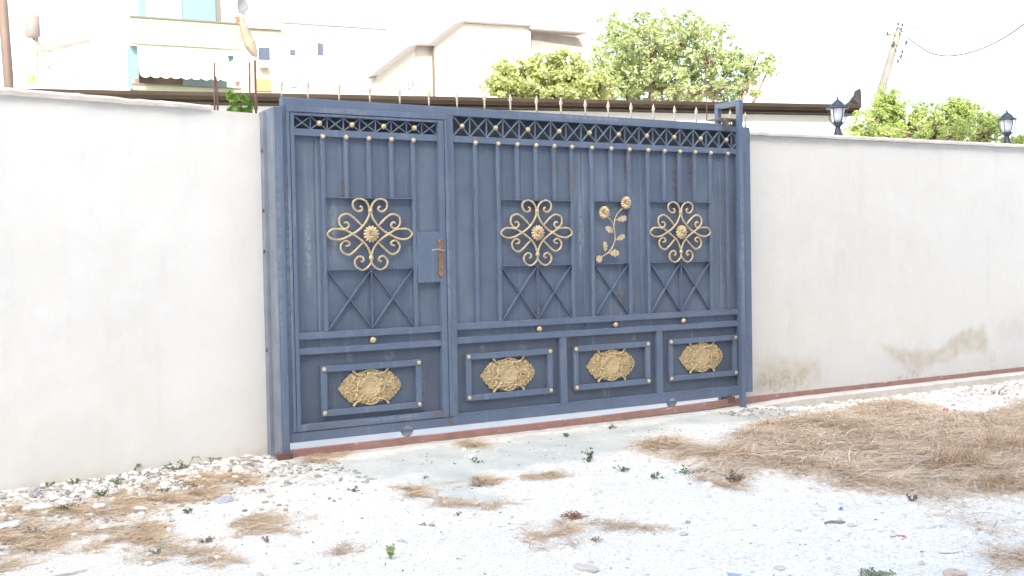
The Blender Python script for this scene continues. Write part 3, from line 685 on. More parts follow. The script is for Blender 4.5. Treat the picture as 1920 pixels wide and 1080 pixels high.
# ------------------------------------------------------------------ lanterns on the right wall
GLS = bpy.data.materials.new('frosted_glass'); GLS.use_nodes = True; q_ = GLS.node_tree.nodes['Principled BSDF']
q_.inputs['Base Color'].default_value = (.86, .87, .92, 1); q_.inputs['Roughness'].default_value = .35; q_.inputs['Transmission Weight'].default_value = .35
def lantern(x, y, z, label):
    e = empty('wall_lantern', (x, y, z), 0, label, 'lantern', 'lanterns on the right wall')
    MB().lathe((0, 0, 0), [(.048, 0), (.046, .012), (.036, .03), (.026, .075), (.024, .088)], 16).build('pedestal', LANT, e, smooth=True)
    MB().lathe((0, 0, .085), [(.018, 0), (.026, .006), (.050, .030), (.054, .040), (.05, .046)], 18).build('cup', LANT, e, smooth=True)
    MB().lathe((0, 0, .13), [(.038, 0), (.052, .04), (.062, .10), (.064, .14)], 20).build('glass', GLS, e, smooth=True)
    c_ = MB()
    for k_ in range(6):
        a = R_(60 * k_ + 15); cs, sn = math.cos(a), math.sin(a)
        c_.tube(cr([(.050 * cs, .050 * sn, .118), (.066 * cs, .066 * sn, .15), (.080 * cs, .080 * sn, .20), (.082 * cs, .082 * sn, .262)], 4), .0045, 6)
    c_.build('cage', LANT, e, smooth=True)
    MB().lathe((0, 0, .258), [(.098, 0), (.106, .004), (.104, .010), (.078, .020), (.062, .034), (.060, .040), (.050, .052), (.026, .074), (.012, .084), (.008, .096)], 24).build('roof_cap', LANT, e, smooth=True)
    MB().lathe((0, 0, .350), [(.008, 0), (.010, .006), (.004, .014), (.003, .034), (.0005, .042)], 8).build('finial', LANT, e, smooth=True)
lantern(5.474, .25, 2.285, 'black carriage lantern on the wall in front of the house gutter end')
lantern(7.999, .25, 2.300, 'black carriage lantern on the wall beyond the bright green shrub, nearest the right picture edge')

# ------------------------------------------------------------------ rods and seedling behind the left wall
def lwp(u, d, z=0): p = origin + LWd * u + LWn * d; return Vector((p.x, p.y, z))
def rod(px, top_y, base_y, dist_y, r, label, grp='rusty rods behind the left wall', dbl=False, lean=0):
    a = onY(px, base_y, dist_y); b = onY(px + lean, top_y, dist_y); a.z = min(a.z, 2.18) - .1
    m = MB(); m.tube([a, a.lerp(b, .5), b], r, 8)
    if dbl:
        d = Vector((.022, 0, 0)); m.tube([a + d, a.lerp(b, .6) + d * .8, a.lerp(b, .8) + d * .4], r, 8)
    o = m.build('rusty_rod', RUST, smooth=True); tag(o, label, 'metal rod', grp); return o
rod(402, 117, 208, .22, .0068, 'pair of rusty reinforcing rods tied together, left of the green seedling', dbl=True)
rod(468, 117, 210, .30, .006, 'slim greyish rod just left of the darker rusty rod by the gate post')
r_ = rod(480, 113, 210, .30, .008, 'dark rusty rod with a thick sleeve beside the gate post', lean=-2)
a = onY(479, 178, .29); MB().tube([a, a - Vector((0, 0, .10))], .013, 8).build('sleeve', RUST, r_)
rod(1325, 165, 250, .33, .0045, 'thin grey rod standing behind the gate left of the guide frame', 'thin rods behind the gate')
rod(1344, 176, 200, .36, .004, 'short thin rod above the left corner of the guide frame', 'thin rods behind the gate')

def leafcloud(m, c, rad, n, size, flat=.6, droop=0.0):
    """scatter folded leaf faces on and in an ellipsoid"""
    c = Vector(c)
    for _ in range(n):
        while True:
            p = Vector((random.uniform(-1, 1), random.uniform(-1, 1), random.uniform(-1, 1)))
            if .30 < p.length < 1: break
        q = Vector((p.x * rad[0], p.y * rad[1], p.z * rad[2])) + c
        nrm = (p.normalized() * .6 + Vector((random.uniform(-1, 1), random.uniform(-1, 1), random.uniform(-.3, 1.2)))).normalized()
        t = nrm.orthogonal().normalized(); t.rotate(Matrix.Rotation(random.uniform(0, 6.28), 3, nrm)); b = nrm.cross(t); s = size * random.uniform(.6, 1.3)
        w_ = s * flat * .5
        P = [q - t * s * .5, q - t * s * .15 + b * w_ + nrm * s * .08, q + t * s * .2 + b * w_ * .8 + nrm * s * .05, q + t * s * .5, q + t * s * .2 - b * w_ * .8 + nrm * s * .05, q - t * s * .15 - b * w_ + nrm * s * .08]
        m.add(P, [(0, 1, 2, 3), (0, 3, 4, 5)])
FIG = leafmat('fig_leaves', [(.17, .22, .10), (.28, .35, .15), (.40, .46, .24), (.22, .28, .17), (.48, .52, .34), (.32, .37, .25)], .4, .5, (.50, .56, .24))
LIME = leafmat('shrub_leaves', [(.19, .27, .08), (.32, .42, .12), (.45, .53, .18), (.18, .26, .12), (.52, .58, .28)], .5, .5, (.56, .64, .24))
SEED = leafmat('seedling_leaves', [(.06, .16, .025), (.12, .25, .04), (.18, .32, .06)], .45, .3, (.25, .42, .06))
e = empty('seedling', tuple(onY(450, 212, .30)), 0, 'small bright green fig seedling growing behind the left wall between the rusty rods', 'plant')
c0 = onY(450, 212, .30)
m = MB(); st = MB()
for px, py, r in ((432, 178, .03), (440, 186, .035), (436, 204, .035), (446, 206, .03), (459, 183, .022), (468, 196, .03), (462, 206, .03)):
    p = onY(px, py, .30) - c0; leafcloud(m, p, (r, r, r), 11, .05, .85); st.tube([(0, 0, -.25), (p.x * .5, 0, p.z * .4), tuple(p)], .0025, 5)
m.build('leaves', SEED, e); st.build('stems', BARK, e)

# ------------------------------------------------------------------ neighbouring house with brown gutter
HY = R_(-16.3); hc = onD(1612, 200, 15); hd = Vector((math.cos(HY), math.sin(HY), 0)); hn = Vector((-hd.y, hd.x, 0))
hs = empty('white_house', (hc.x, hc.y, 0), HY, 'single storey white house behind the gate with a long dark brown roof gutter', 'house')
EZ = 3.10
MB().box(-14, -.20, .17, 6.5, -.2, 2.984).build('house_wall', HWALL, hs)
MB().box(-14.3, -.1, .35, 6.8, 3.0, 3.07).build('roof_slab', BROWN, hs)
g_ = MB(); prof = [(.35, 3.07), (.05, 3.115), (.0, 3.11), (-.012, 3.10), (-.012, 3.065), (.012, 3.035), (.03, 3.028), (.05, 3.028), (.05, 3.00), (.16, 2.985), (.35, 2.99)]
v = [(x, a, b) for x in (-14.3, -.0) for a, b in prof]; n_ = len(prof)
g_.add(v, [(i, (i + 1) % n_, n_ + (i + 1) % n_, n_ + i) for i in range(n_)] + [tuple(range(n_))[::-1], tuple(range(n_, 2 * n_))])
g_.build('gutter', BROWN, hs)
MB().box(-14.2, -.25, .160, .169, .0, 2.35).build('cream_dado', mat('cream_paint', (.80, .72, .60), None, rough=.9), hs)
sc = MB(); P_ = [(-.17, 3.10), (-.12, 3.15), (-.07, 3.19), (-.04, 3.24), (-.01, 3.26), (.03, 3.33), (.045, 3.26), (.055, 3.17), (.05, 3.08)]
n_ = len(P_); v = [(a, .04 + .02 * math.sin(i * 2), b) for i, (a, b) in enumerate(P_)] + [(a * .97, .16 + .03 * math.cos(i), b - .02) for i, (a, b) in enumerate(P_)]
sc.add(v, [tuple(range(n_)), tuple(range(n_, 2 * n_))[::-1]] + [(i, n_ + i, n_ + (i + 1) % n_, (i + 1) % n_) for i in range(n_)])
o = sc.build('roof_felt_scrap', mat('dark_felt', (.022, .02, .018), (.035, .03, .027), 8, .9, 0, .6)); o.matrix_world = Matrix.Translation((hc.x, hc.y, 0)) @ Matrix.Rotation(HY, 4, 'Z')
tag(o, 'jagged dark scrap of roofing felt sticking up at the right end of the brown gutter', 'roofing felt')
a = onY(17, 165, 2.2); b = onY(2, -30, 2.2)
o = MB().tube([a - (b - a) * 3.5, a, b], .036, 14).build('brown_pole', POLEM, smooth=True); tag(o, 'slightly leaning brown steel pole at the far left behind the wall', 'pole')

# ------------------------------------------------------------------ far buildings
class Facade:
    """a building front on a plane of its own; rectangles are measured on the picture once and become boxes in its own metres"""
    def __init__(s, px, py, dist, yaw, name, label, group=None):
        c = onD(px, py, dist); s.yaw = yaw; s.o = Vector((c.x, c.y, 0)); s.d = Vector((math.cos(yaw), math.sin(yaw), 0)); s.n = Vector((-s.d.y, s.d.x, 0))
        s.e = empty(name, tuple(s.o), yaw, label, 'building', group)
    def p(s, x, y, dep=0.0):
        r = ray(x, y); t = ((s.o + s.n * dep - CAM).dot(s.n)) / r.dot(s.n); q = CAM + r * t - s.o; return q.dot(s.d), q.z
    def box(s, mb, x0, y0, x1, y1, d0, d1, base=None):
        u0, zt = s.p(x0, y0, d0); u1, _ = s.p(x1, y0, d0); _, zb = s.p(x0, y1, d0)
        mb.box(u0, u1, d0, d1, zb if base is None else base, zt); return mb
    def part(s, name, mtl, rects, parent=None):
        m = MB()
        for r in rects: s.box(m, *r)
        return m.build(name, mtl, parent or s.e)
WHT = mat('far_white', (.82, .82, .82), (.78, .78, .78), .3, .9); PBL = mat('far_blue', (.115, .19, .205), (.095, .175, .195), .5, .9)
PGR = mat('far_green', (.215, .23, .155), (.24, .255, .185), .8, .9); AWN = mat('awning_cloth', (.84, .84, .82), None, rough=.9)
DRK = mat('dark_room', (.06, .04, .03), (.11, .07, .05), 1.5, .8); TEAL = mat('teal_panel', (.09, .125, .125), (.12, .155, .155), 1, .8)
POT = mat('clay_pot', (.42, .10, .07), None, rough=.8); YEL = mat('far_yellow', (.29, .26, .185), (.31, .285, .22), .5, .9)
PCH = mat('far_peach', (.31, .265, .235), (.29, .255, .23), .5, .9); CRM = mat('far_cream', (.42, .39, .355), (.36, .34, .31), .5, .9)
GLB = mat('far_glass', (.03, .04, .065), (.05, .065, .10), 1, .15); LGL = mat('pale_glass', (.14, .17, .21), (.18, .21, .25), 2, .2); EDGE = mat('roof_edge', (.12, .105, .095), None, rough=.8)
ORG = mat('orange_shutter', (.235, .155, .075), None, rough=.8); GRY = mat('far_grey', (.095, .09, .085), None, rough=.8)
f = Facade(350, 160, 30, R_(-7), 'apartment_building', 'pale blue and white apartment block with green balcony fronts and a white scalloped awning')
f.part('facade', WHT, [(244, -60, 452, 230, 1.3, 9, 0)]); f.part('side_strip', PBL, [(244, 70, 258, 165, .25, 1.29)]); f.part('side_strip', PBL, [(423, 84, 437, 110, .9, 1.28)])
f.part('balcony_front', PGR, [(243, 32, 452, 80, 0, .16), ]); f.part('balcony_slab', WHT, [(243, 78, 447, 84, .161, 1.29)])
f.part('handrail', GRY, [(243, 28, 452, 31.5, -.03, .17)])
f.part('air_conditioner', WHT, [(436, 16, 448, 27, .6, 1.0)]); f.part('lower_balcony', PGR, [(250, 158, 455, 167, 0, .16)]); f.part('lower_rail', GRY, [(249, 155.5, 452, 158, -.03, .17)])
f.part('upper_wall_panel', PBL, [(258, -60, 270, 40, 1.2, 1.29)]); f.part('upper_wall_panel', PBL, [(340, -60, 403, 44, 1.2, 1.29)])
sh = f.part('shutter', WHT, [(271, -60, 338, 40, 1.18, 1.29)]); f.part('shutter_line', GRY, [(271, 6, 338, 7, 1.165, 1.179), (271, 21, 338, 21.8, 1.165, 1.179)], sh)
f.part('balcony_column', GRY, [(404, -60, 413, 44, .1, .3)])
f.part('dark_doorway', DRK, [(262, 138, 343, 158, 1.2, 1.29)]); f.part('teal_screen', TEAL, [(343, 140, 425, 160, 1.0, 1.19)])
# scalloped awning hanging from the slab
u0, zt = f.p(258, 84, .05); u1, _ = f.p(425, 84, .05); _, zb = f.p(258, 143, -.35); m = MB(); n_ = 72
for i in range(n_ + 1):
    u = u0 + (u1 - u0) * i / n_; s_ = abs(math.sin(math.pi * 9 * i / n_)) ** .6 * .06
    m.v += [(u, .10, zt), (u, -.45, zb + .10), (u, -.46, zb - s_ + .03), (u, -.44, zb - s_ + .03), (u, -.43, zb + .10), (u, .13, zt)]
m.f = [(6 * i + a, 6 * i + 6 + a, 6 * i + 6 + (a + 1) % 6, 6 * i + (a + 1) % 6) for i in range(n_) for a in range(6)] + [(0, 1, 2, 3, 4, 5), tuple(6 * n_ + a for a in (5, 4, 3, 2, 1, 0))]
m.build('scalloped_awning', AWN, f.e)
for (x0, y0, x1, y1, lab) in ((252, 148, 260, 156, 'clay red flower pot on the lower balcony at its left end'), (441, 153, 450, 161, 'clay red flower pot on the lower balcony at its right end'), (440, 32, 449, 42, 'clay red flower pot on the upper balcony rail below the dish')):
    u0, zt = f.p(x0, y0, .08); u1, _ = f.p(x1, y0, .08); _, zb = f.p(x0, y1, .08); r_ = abs(u1 - u0) / 2
    o = MB().lathe((0, 0, 0), [(r_ * .7, 0), (r_ * .95, (zt - zb) * .8), (r_ * 1.08, (zt - zb) * .82), (r_ * 1.08, zt - zb)], 14).build('flower_pot', POT)
    q = f.o + f.d * ((u0 + u1) / 2) + f.n * .08; o.location = (q.x, q.y, zb); tag(o, lab, 'flower pot', 'flower pots on the balconies')
p = f.p(449, 14, .0); q = f.o + f.d * p[0] + f.n * -.1
o = empty('satellite_dish', (q.x, q.y, p[1]), R_(35), 'small white satellite dish beside the upper balcony', 'satellite dish')
MB().lathe((0, 0, 0), [(.02, 0), (.14, .02), (.22, .06), (.24, .09), (.225, .085), (.13, .035)], 20, 'Y').build('reflector', mat('dish_white', (.17, .17, .18), None), o, smooth=True)
MB().tube([(0, .05, -.25), (0, .03, 0)], .015, 8).tube([(0, 0, -.2), (0, -.3, -.02)], .01, 6).build('dish_arm', GRY, o)
# rolled tarpaulin hanging at the balcony corner
TAN = mat('tan_canvas', (.19, .165, .13), (.11, .095, .075), 3, .9, 0, .4)
m = MB(); L = [(452, 30, .06), (456, 48, .10), (462, 66, .14), (469, 84, .15), (476, 98, .11), (482, 106, .04)]
P = []; 
for x, y, r in L:
    u, z = f.p(x, y, -.3); P.append(((f.o + f.d * u + f.n * -.3).x, (f.o + f.d * u + f.n * -.3).y, z))
PP = cr(P, 4); rr = [q_[2] for q_ in L]
m.tube(PP, lambda t: rr[min(5, int(t * 5))] * (1 - (t * 5 - int(t * 5))) + rr[min(5, int(t * 5) + 1)] * (t * 5 - int(t * 5)), 10)
o = m.build('rolled_tarpaulin', TAN, smooth=True); tag(o, 'tan rolled tarpaulin hanging at the right corner of the blue balconies', 'tarpaulin')

f = Facade(505, 160, 42, R_(-10), 'apartment_building', 'pale yellow apartment block between the blue balconies and the plain white block')
f.part('facade', YEL, [(440, 51, 528, 230, 0, 9, 0)]); f.part('roof_edge', EDGE, [(440, 50, 528, 51.5, -.1, .3)])
wn = f.part('window', WHT, [(482, 86, 508, 114, -.03, .0)]); f.part('pane', GLB, [(484, 88, 506, 112, -.05, -.031)], wn)
f.part('orange_shutter', ORG, [(481, 148, 508, 170, -.05, .0)]); f.part('air_conditioner', WHT, [(488, 116, 503, 124, -.3, .0)])
f = Facade(640, 160, 50, R_(-8), 'apartment_building', 'plain white apartment block with two columns of windows')
f.part('facade', WHT, [(528, 42, 725, 230, 0, 10, 0)]); f.part('roof_edge', EDGE, [(528, 41, 725, 42.6, -.1, .3)])
for (x0, y0, x1, y1) in ((543, 73, 583, 103), (546, 138, 580, 164)):
    wn = f.part('window', LGL, [(x0, y0, x1, y1, -.05, .0)])
    f.part('pane', LGL if y0 > 100 else GLB, [(x0 + 1, y0 + (20 if y0 < 100 else 4), x0 + 10, y1 - 1, -.07, -.051)], wn); f.part('window_frame', WHT, [(x0 + 12, y0, x0 + 15, y1, -.08, -.051), (x0 + 26, y0, x0 + 27, y1, -.08, -.051)], wn)
for (x0, y0, x1, y1) in ((595, 80, 606, 103), (597, 146, 607, 165)): f.part('narrow_window', GLB, [(x0, y0, x1, y1, -.05, .0)])

# peach building: receding gabled wing, front wall and lower block
f = Facade(812, 160, 36, R_(8), 'gabled_building', 'cream and peach building with a stepped sloping roof line behind the house')
def poly(fc, name, mtl, L, d0, d1, parent=None):
    q = [fc.p(a, b, d0) for a, b in L]; n_ = len(q); m = MB()
    m.add([(u, d0, z) for u, z in q] + [(u, d1, z) for u, z in q], [tuple(range(n_)), tuple(range(n_, 2 * n_))[::-1]] + [(i, n_ + i, n_ + (i + 1) % n_, (i + 1) % n_) for i in range(n_)])
    return m.build(name, mtl, parent or fc.e)
poly(f, 'front_wall', CRM, [(812, 230), (812, 84), (868, 42), (995, 50), (995, 230)], 0, 8)
poly(f, 'peach_wall', PCH, [(780, 230), (780, 86), (811.5, 86), (811.5, 230)], .1, 6)
poly(f, 'side_wing', CRM, [(706, 230), (706, 142), (779.5, 86), (779.5, 230)], .12, 5.9)
poly(f, 'right_block', CRM, [(996, 230), (996, 56), (1097, 63), (1097, 230)], .4, 7)
ed = MB()
for L in ([(705, 143), (779, 84.5), (812, 84.5), (868, 41), (995, 49)], [(995, 55), (1097, 62)]):
    for a, b in zip(L, L[1:]):
        p0 = f.p(*a, -.1); p1 = f.p(*b, -.1); ed.bar(p0, p1, .06, -.16, .35)
ed.build('roof_edge', EDGE, f.e)
f.part('downpipe', mat('pipe_brown', (.10, .08, .07), None), [(812, 86, 814.5, 190, -.08, -.01)])
f.part('small_window', LGL, [(766, 150, 770, 166, .06, .119), (773, 148, 777, 160, .06, .119)])
f.part('weathered_band', mat('weathered_grey', (.14, .12, .108), (.20, .175, .16), .8, .9), [(998, 58, 1095, 74, .35, .399)])

f = Facade(120, 160, 27, R_(-5), 'white_building', 'plain white flat-roofed building at the far left carrying a solar water heater')
f.part('facade', WHT, [(-60, 150, 242, 230, 0, 8, 0)])
q = f.o; sh = empty('solar_water_heater', (0, 0, 0), 0, 'faded tan rooftop solar water heater tank on a slanted frame, at the far left', 'water heater')
def fp(x, y, dep): u, z = f.p(x, y, dep); r = f.o + f.d * u + f.n * dep; return (r.x, r.y, z)
TANK = mat('tank_tan', (.21, .14, .10), (.15, .13, .135), 2, .6); FRM = mat('frame_tan', (.15, .11, .085), (.19, .15, .13), 3, .7)
a = Vector(fp(62, 72, 1)); b = Vector(fp(60, 28, 1)); m = MB(); m.tube([a, a.lerp(b, .1), a.lerp(b, .5), a.lerp(b, .93), b], lambda t: .16 if .05 < t < .95 else .10, 14); m.build('tank', TANK, sh, smooth=True)
m = MB()
for p0, p1, w_ in (((62, 100), (168, 76), .07), ((70, 104), (125, 160), .03), ((92, 92), (165, 165), .03), ((118, 84), (195, 160), .02), ((70, 72), (70, 165), .04), ((92, 90), (92, 160), .03), ((62, 72), (85, 92), .05)):
    m.beam(fp(*p0, 1), fp(*p1, 1), w_)
m.build('support_frame', FRM, sh)
o = empty('roof_plant', fp(60, 158, .5), 0, 'tiny green plant below the solar water heater at far left', 'plant'); m = MB(); leafcloud(m, (0, 0, .08), (.12, .1, .16), 60, .09); m.build('leaves', LIME, o)
MB().tube([(0, 0, -.1), (0, 0, .1)], .01, 6).build('stem', BARK, o)

# ------------------------------------------------------------------ trees
def tree(name, label, base_px, dist, blobs, nleaf, lsize, leaf_m, cat, flat=.6, base_z=-.1, stems=1, inner=.55):
    b = onD(base_px, 230, dist); b.z = base_z; e = empty(name, tuple(b), 0, label, cat); m = MB(); t = MB(); tot = sum(q[2] * q[3] for q in blobs)
    cs = []
    for (px, py, rx, rz, dd) in blobs:
        c = onD(px, py, dist + dd) - b; k_ = (dist + dd) / FPX; rad = Vector((rx * k_, rx * k_ * .8, rz * k_)); cs.append((c, rad))
        n_ = int(nleaf * rx * rz / tot)
        # each blob is made of many small leaf clusters on twigs, so gaps stay open between them
        nc = max(6, n_ // 26)
        for _ in range(nc):
            while True:
                p = Vector((random.uniform(-1, 1), random.uniform(-1, 1), random.uniform(-1, 1)))
                if inner * .5 < p.length < 1.08: break
            q = Vector((c.x + p.x * rad.x, c.y + p.y * rad.y, c.z + p.z * rad.z)); r = lsize * random.uniform(.9, 2.0)
            leafcloud(m, q, (r, r, r * .75), n_ // nc, lsize, flat)
            if random.random() < .35: t.tube([c + Vector((0, 0, -rad.z * .6)), c.lerp(q, .5) + Vector((0, 0, -.03)), q], lambda s: .02 - .014 * s, 5)
    for s in range(stems):
        for c, rad in cs:
            if random.random() > 1.1 - .0 * s: continue
            off = Vector((random.uniform(-.15, .15), random.uniform(-.1, .1), 0)) if stems > 1 else Vector((0, 0, 0))
            mid = Vector((c.x * .25, c.y * .25, c.z * .45)) + off
            t.tube(cr([off, mid, c.lerp(mid, .35) + Vector((0, 0, -.15)), c + Vector((0, 0, -rad.z * .3))], 4), lambda u: .065 * (1 - u) + .018, 8)
    m.build('crown', leaf_m, e); t.build('trunk', BARK, e, smooth=True); return e
tree('fig_tree', 'tall spreading fig tree with bright green leaves rising behind the house roof', 1250, 22,
     [(1270, 70, 75, 48, 0), (1180, 85, 62, 52, .3), (1330, 95, 60, 55, -.3), (1150, 60, 38, 30, .5), (1240, 140, 95, 50, 0), (1345, 150, 75, 42, .4), (1410, 120, 52, 30, .2), (1440, 128, 22, 14, 0), (1205, 40, 28, 18, 0), (1310, 45, 30, 18, .2), (1290, 165, 130, 30, 0), (1215, 100, 60, 60, -.4), (1130, 120, 36, 40, -.2), (1140, 160, 50, 34, -.3), (1170, 150, 60, 45, 0), (1400, 158, 30, 24, 0)],
     19000, .080, FIG, 'tree', .55)
tree('low_fig_tree', 'lower yellow-green fig tree left of the tall one behind the house roof', 1020, 20,
     [(1010, 135, 45, 30, 0), (950, 155, 42, 30, 0), (1070, 140, 50, 34, .2), (1040, 165, 80, 28, 0), (950, 125, 22, 14, 0), (1120, 160, 40, 32, .1), (980, 172, 60, 22, 0), (1050, 112, 26, 14, 0)],
     7600, .080, leafmat('low_fig_leaves', [(.22, .28, .10), (.34, .39, .14), (.47, .49, .22), (.26, .31, .18), (.52, .54, .31)], .4, .5, (.54, .58, .24)), 'tree', .7)
tree('garden_shrub', 'dense lime green shrub behind the right wall between the two lanterns', 1740, 14.2,
     [(1660, 200, 34, 34, 0), (1700, 225, 55, 35, .1), (1640, 235, 50, 28, -.2), (1770, 230, 55, 35, 0), (1800, 215, 42, 30, .1), (1840, 245, 45, 25, 0), (1740, 250, 110, 25, -.1), (1610, 250, 35, 12, -.2), (1855, 225, 22, 18, .1), (1664, 182, 14, 16, 0), (1900, 262, 26, 10, .1)],
     19000, .036, LIME, 'shrub', .6, stems=2)

# ------------------------------------------------------------------ utility pole and cable
PD = 34
a = onD(1652, 170, PD); b = onD(1687, 52, PD); up_ = (b - a)
e = empty('utility_pole', tuple(a - up_ * 1.35), 0, 'leaning pale concrete utility pole with a crossarm behind the shrub', 'utility pole')
PW = mat('pole_concrete', (.12, .108, .10), (.15, .138, .13), 3, .9); off = Vector(e.location)
MB().tube([a - up_ * 1.35 - off, a - off, b - off], lambda t: .145 - .055 * t, 10).build('shaft', PW, e, smooth=True)
c_ = MB().beam(onD(1660, 69, PD - .2) - off, onD(1725, 50, PD + .3) - off, .05).build('crossarm', PW, e)
i_ = MB()
for px, py in ((1684, 48), (1692, 50), (1664, 66), (1676, 84), (1700, 82), (1692, 100), (1690, 108), (1684, 118)):
    q = onD(px, py, PD - .15) - off; i_.lathe(q, [(.03, 0), (.045, .02), (.02, .05), (.038, .07), (.012, .10)], 8)
i_.build('insulators', mat('insulator', (.05, .045, .045), None, rough=.3), e)
kk = MB()
for s_, e_ in (((1687, 60), (1700, 86)), ((1680, 84), (1700, 84)), ((1678, 90), (1692, 116)), ((1660, 69), (1676, 60)), ((1658, 84), (1676, 82))): kk.tube([onD(*s_, PD - .1) - off, onD(*e_, PD - .1) - off], .014, 5)
kk.build('brackets', GRY, e)
CB = mat('cable_black', (.04, .037, .037), None)
cv = MB().tube(cr([onD(*q, dd) for *q, dd in ((1700, 70, 34), (1712, 78, 33), (1740, 97, 32), (1775, 105, 30.5), (1820, 98, 29), (1870, 78, 27), (1920, 45, 25), (1980, -10, 23))], 6), .016, 6).build('overhead_cable', CB)
tag(cv, 'thick sagging cable running from the utility pole to the upper right', 'cable')

# ------------------------------------------------------------------ unseen block added behind the camera, sized and placed to shade the lane
shade_block = empty('apartment_building', (-4, -13, 0), 0, 'tall unseen cream block added across the lane to keep the gate in shade', 'building')
MB().box(-15, 28, -9, 0, -.3, 17.5).build('facade', mat('shade_block_plaster', (.72, .66, .58), (.66, .6, .52), .5, .9), shade_block)
wm = MB()
for i in range(11):
    for j in range(5): wm.box(-13 + i * 3.7, -11.6 + i * 3.7, .002, .03, 1.2 + j * 3.2, 2.7 + j * 3.2)
wm.build('windows', GLB, shade_block)

# ------------------------------------------------------------------ dry grass, stones, weeds, litter on the lane
def blade(m, x, y, z, L, wd, az, lift, curl):
    d = Vector((math.cos(az), math.sin(az), 0)); t = Vector((-d.y, d.x, 0)); p = Vector((x, y, z)); b = len(m.v); n_ = 4
    for i in range(n_ + 1):
        u = i / n_; q = p + d * (L * u * math.cos(lift)) + t * (curl * L * u * u) + Vector((0, 0, L * math.sin(lift) * u * (1.05 - .75 * u * (1 if lift < .9 else .35))))
        ww = wd * (1 - .7 * u); m.v += [tuple(q - t * ww), tuple(q + t * ww + Vector((0, 0, ww * .6)))]
    m.f += [(b + 2 * i, b + 2 * i + 1, b + 2 * i + 3, b + 2 * i + 2) for i in range(n_)]
STRW = leafmat('dry_grass_blades', [(.50, .35, .22), (.70, .53, .36), (.82, .67, .49), (.58, .37, .24), (.90, .80, .64), (.32, .22, .15), (.80, .61, .43), (.46, .36, .22)], .7)
m = MB(); P = STRAW[0]; x0, x1 = min(p[0] for p in P) - .1, min(9.4, max(p[0] for p in P)); y0, y1 = min(p[1] for p in P) - .1, max(p[1] for p in P); cnt = 0
while cnt < 26000:
    x = random.uniform(x0, x1); y = random.uniform(y0, y1)
    if y > -.12: continue
    z, th = gtop(x, y)
    if random.random() > th * .97 * (1 - .8 * sm((fbm(x * 3.1, y * 3.1, 41) - .12) / .25) * (.35 if x > 4.5 else 1)) + .02 * (1 if th > 0 else 0): continue
    if math.hypot(x - CAM.x, y - CAM.y) > 9 and random.random() < .4: continue
    k_ = fbm(x * .8, y * .8, 11)
    blade(m, x, y, z + random.uniform(-.005, .026 + .03 * max(0, fbm(x * 4, y * 4, 51))) * th, random.uniform(.03, .12) + random.random() ** 3 * .20, random.uniform(.0013, .0030), random.uniform(0, 6.283), abs(random.gauss(.16, .28)), random.uniform(-.6, .6)); cnt += 1
o = m.build('dry_grass', STRW); tag(o, 'mown dry straw coloured grass spread over the gravel at the right', 'dry grass', kind='stuff')
m = MB()
for p in LSTR:
    bx0, bx1 = min(q[0] for q in p) - .08, max(q[0] for q in p) + .08; by0, by1 = min(q[1] for q in p) - .08, max(q[1] for q in p) + .08
    A = (bx1 - bx0) * (by1 - by0); n_ = int(max(45, A * 2100)); c = 0; tries = 0
    while c < n_ and tries < n_ * 6:
        tries += 1; x = random.uniform(bx0, bx1); y = random.uniform(by0, by1)
        if pdist(x, y, p) + .09 * fbm(x * 7, y * 7) + random.gauss(0, .03) < -.02 or fbm(x * 6, y * 6, 31) < random.uniform(-.12, .16): continue
        blade(m, x, y, gz(x, y) + random.uniform(0, .008), random.uniform(.04, .14), random.uniform(.0009, .0021), random.uniform(0, 6.28), abs(random.gauss(.1, .2)), random.uniform(-.4, .4)); c += 1
for _ in range(1500):
    x = random.uniform(-2.2, 5.5); y = random.uniform(-4.3, -.3)
    if inpoly(x, y, APRON) and random.random() < .8: continue
    if fbm(x * 1.6, y * 1.6, 20) < random.uniform(0, .35): continue
    blade(m, x, y, gz(x, y) + .004, random.uniform(.02, .08), random.uniform(.0007, .0014), random.uniform(0, 6.28), abs(random.gauss(.05, .1)), random.uniform(-.4, .4))
STRW2 = leafmat('bleached_blades', [(.60, .38, .22), (.74, .52, .34), (.66, .44, .28), (.84, .70, .52), (.40, .27, .17), (.44, .42, .26), (.72, .48, .32)], .7)
o = m.build('dry_grass', STRW2); tag(o, 'thin patches of dry grass lying on the gravel at the left and centre', 'dry grass', kind='stuff')
m = MB()
for _ in range(1600):
    x = random.uniform(-2.3, 6.5); y = random.uniform(-4.4, -.3)
    if x > 1 and thatch(x, y) > .4: continue
    if random.random() > .3 + fbm(x * 1.7, y * 1.7, 61): continue
    L = random.uniform(.006, .02); a = random.uniform(0, 6.28); z = gz(x, y) + .004; dx, dy = L * math.cos(a), L * math.sin(a)
    m.tube([(x, y, z), (x + dx, y + dy, z + random.uniform(0, .006))], random.uniform(.0012, .003), 5)
o = m.build('dry_debris', leafmat('debris_bits', [(.12, .09, .07), (.24, .18, .13), (.34, .29, .24)], .9)); tag(o, 'tiny dark twigs and bark crumbs strewn over the pale gravel', 'debris', kind='stuff')

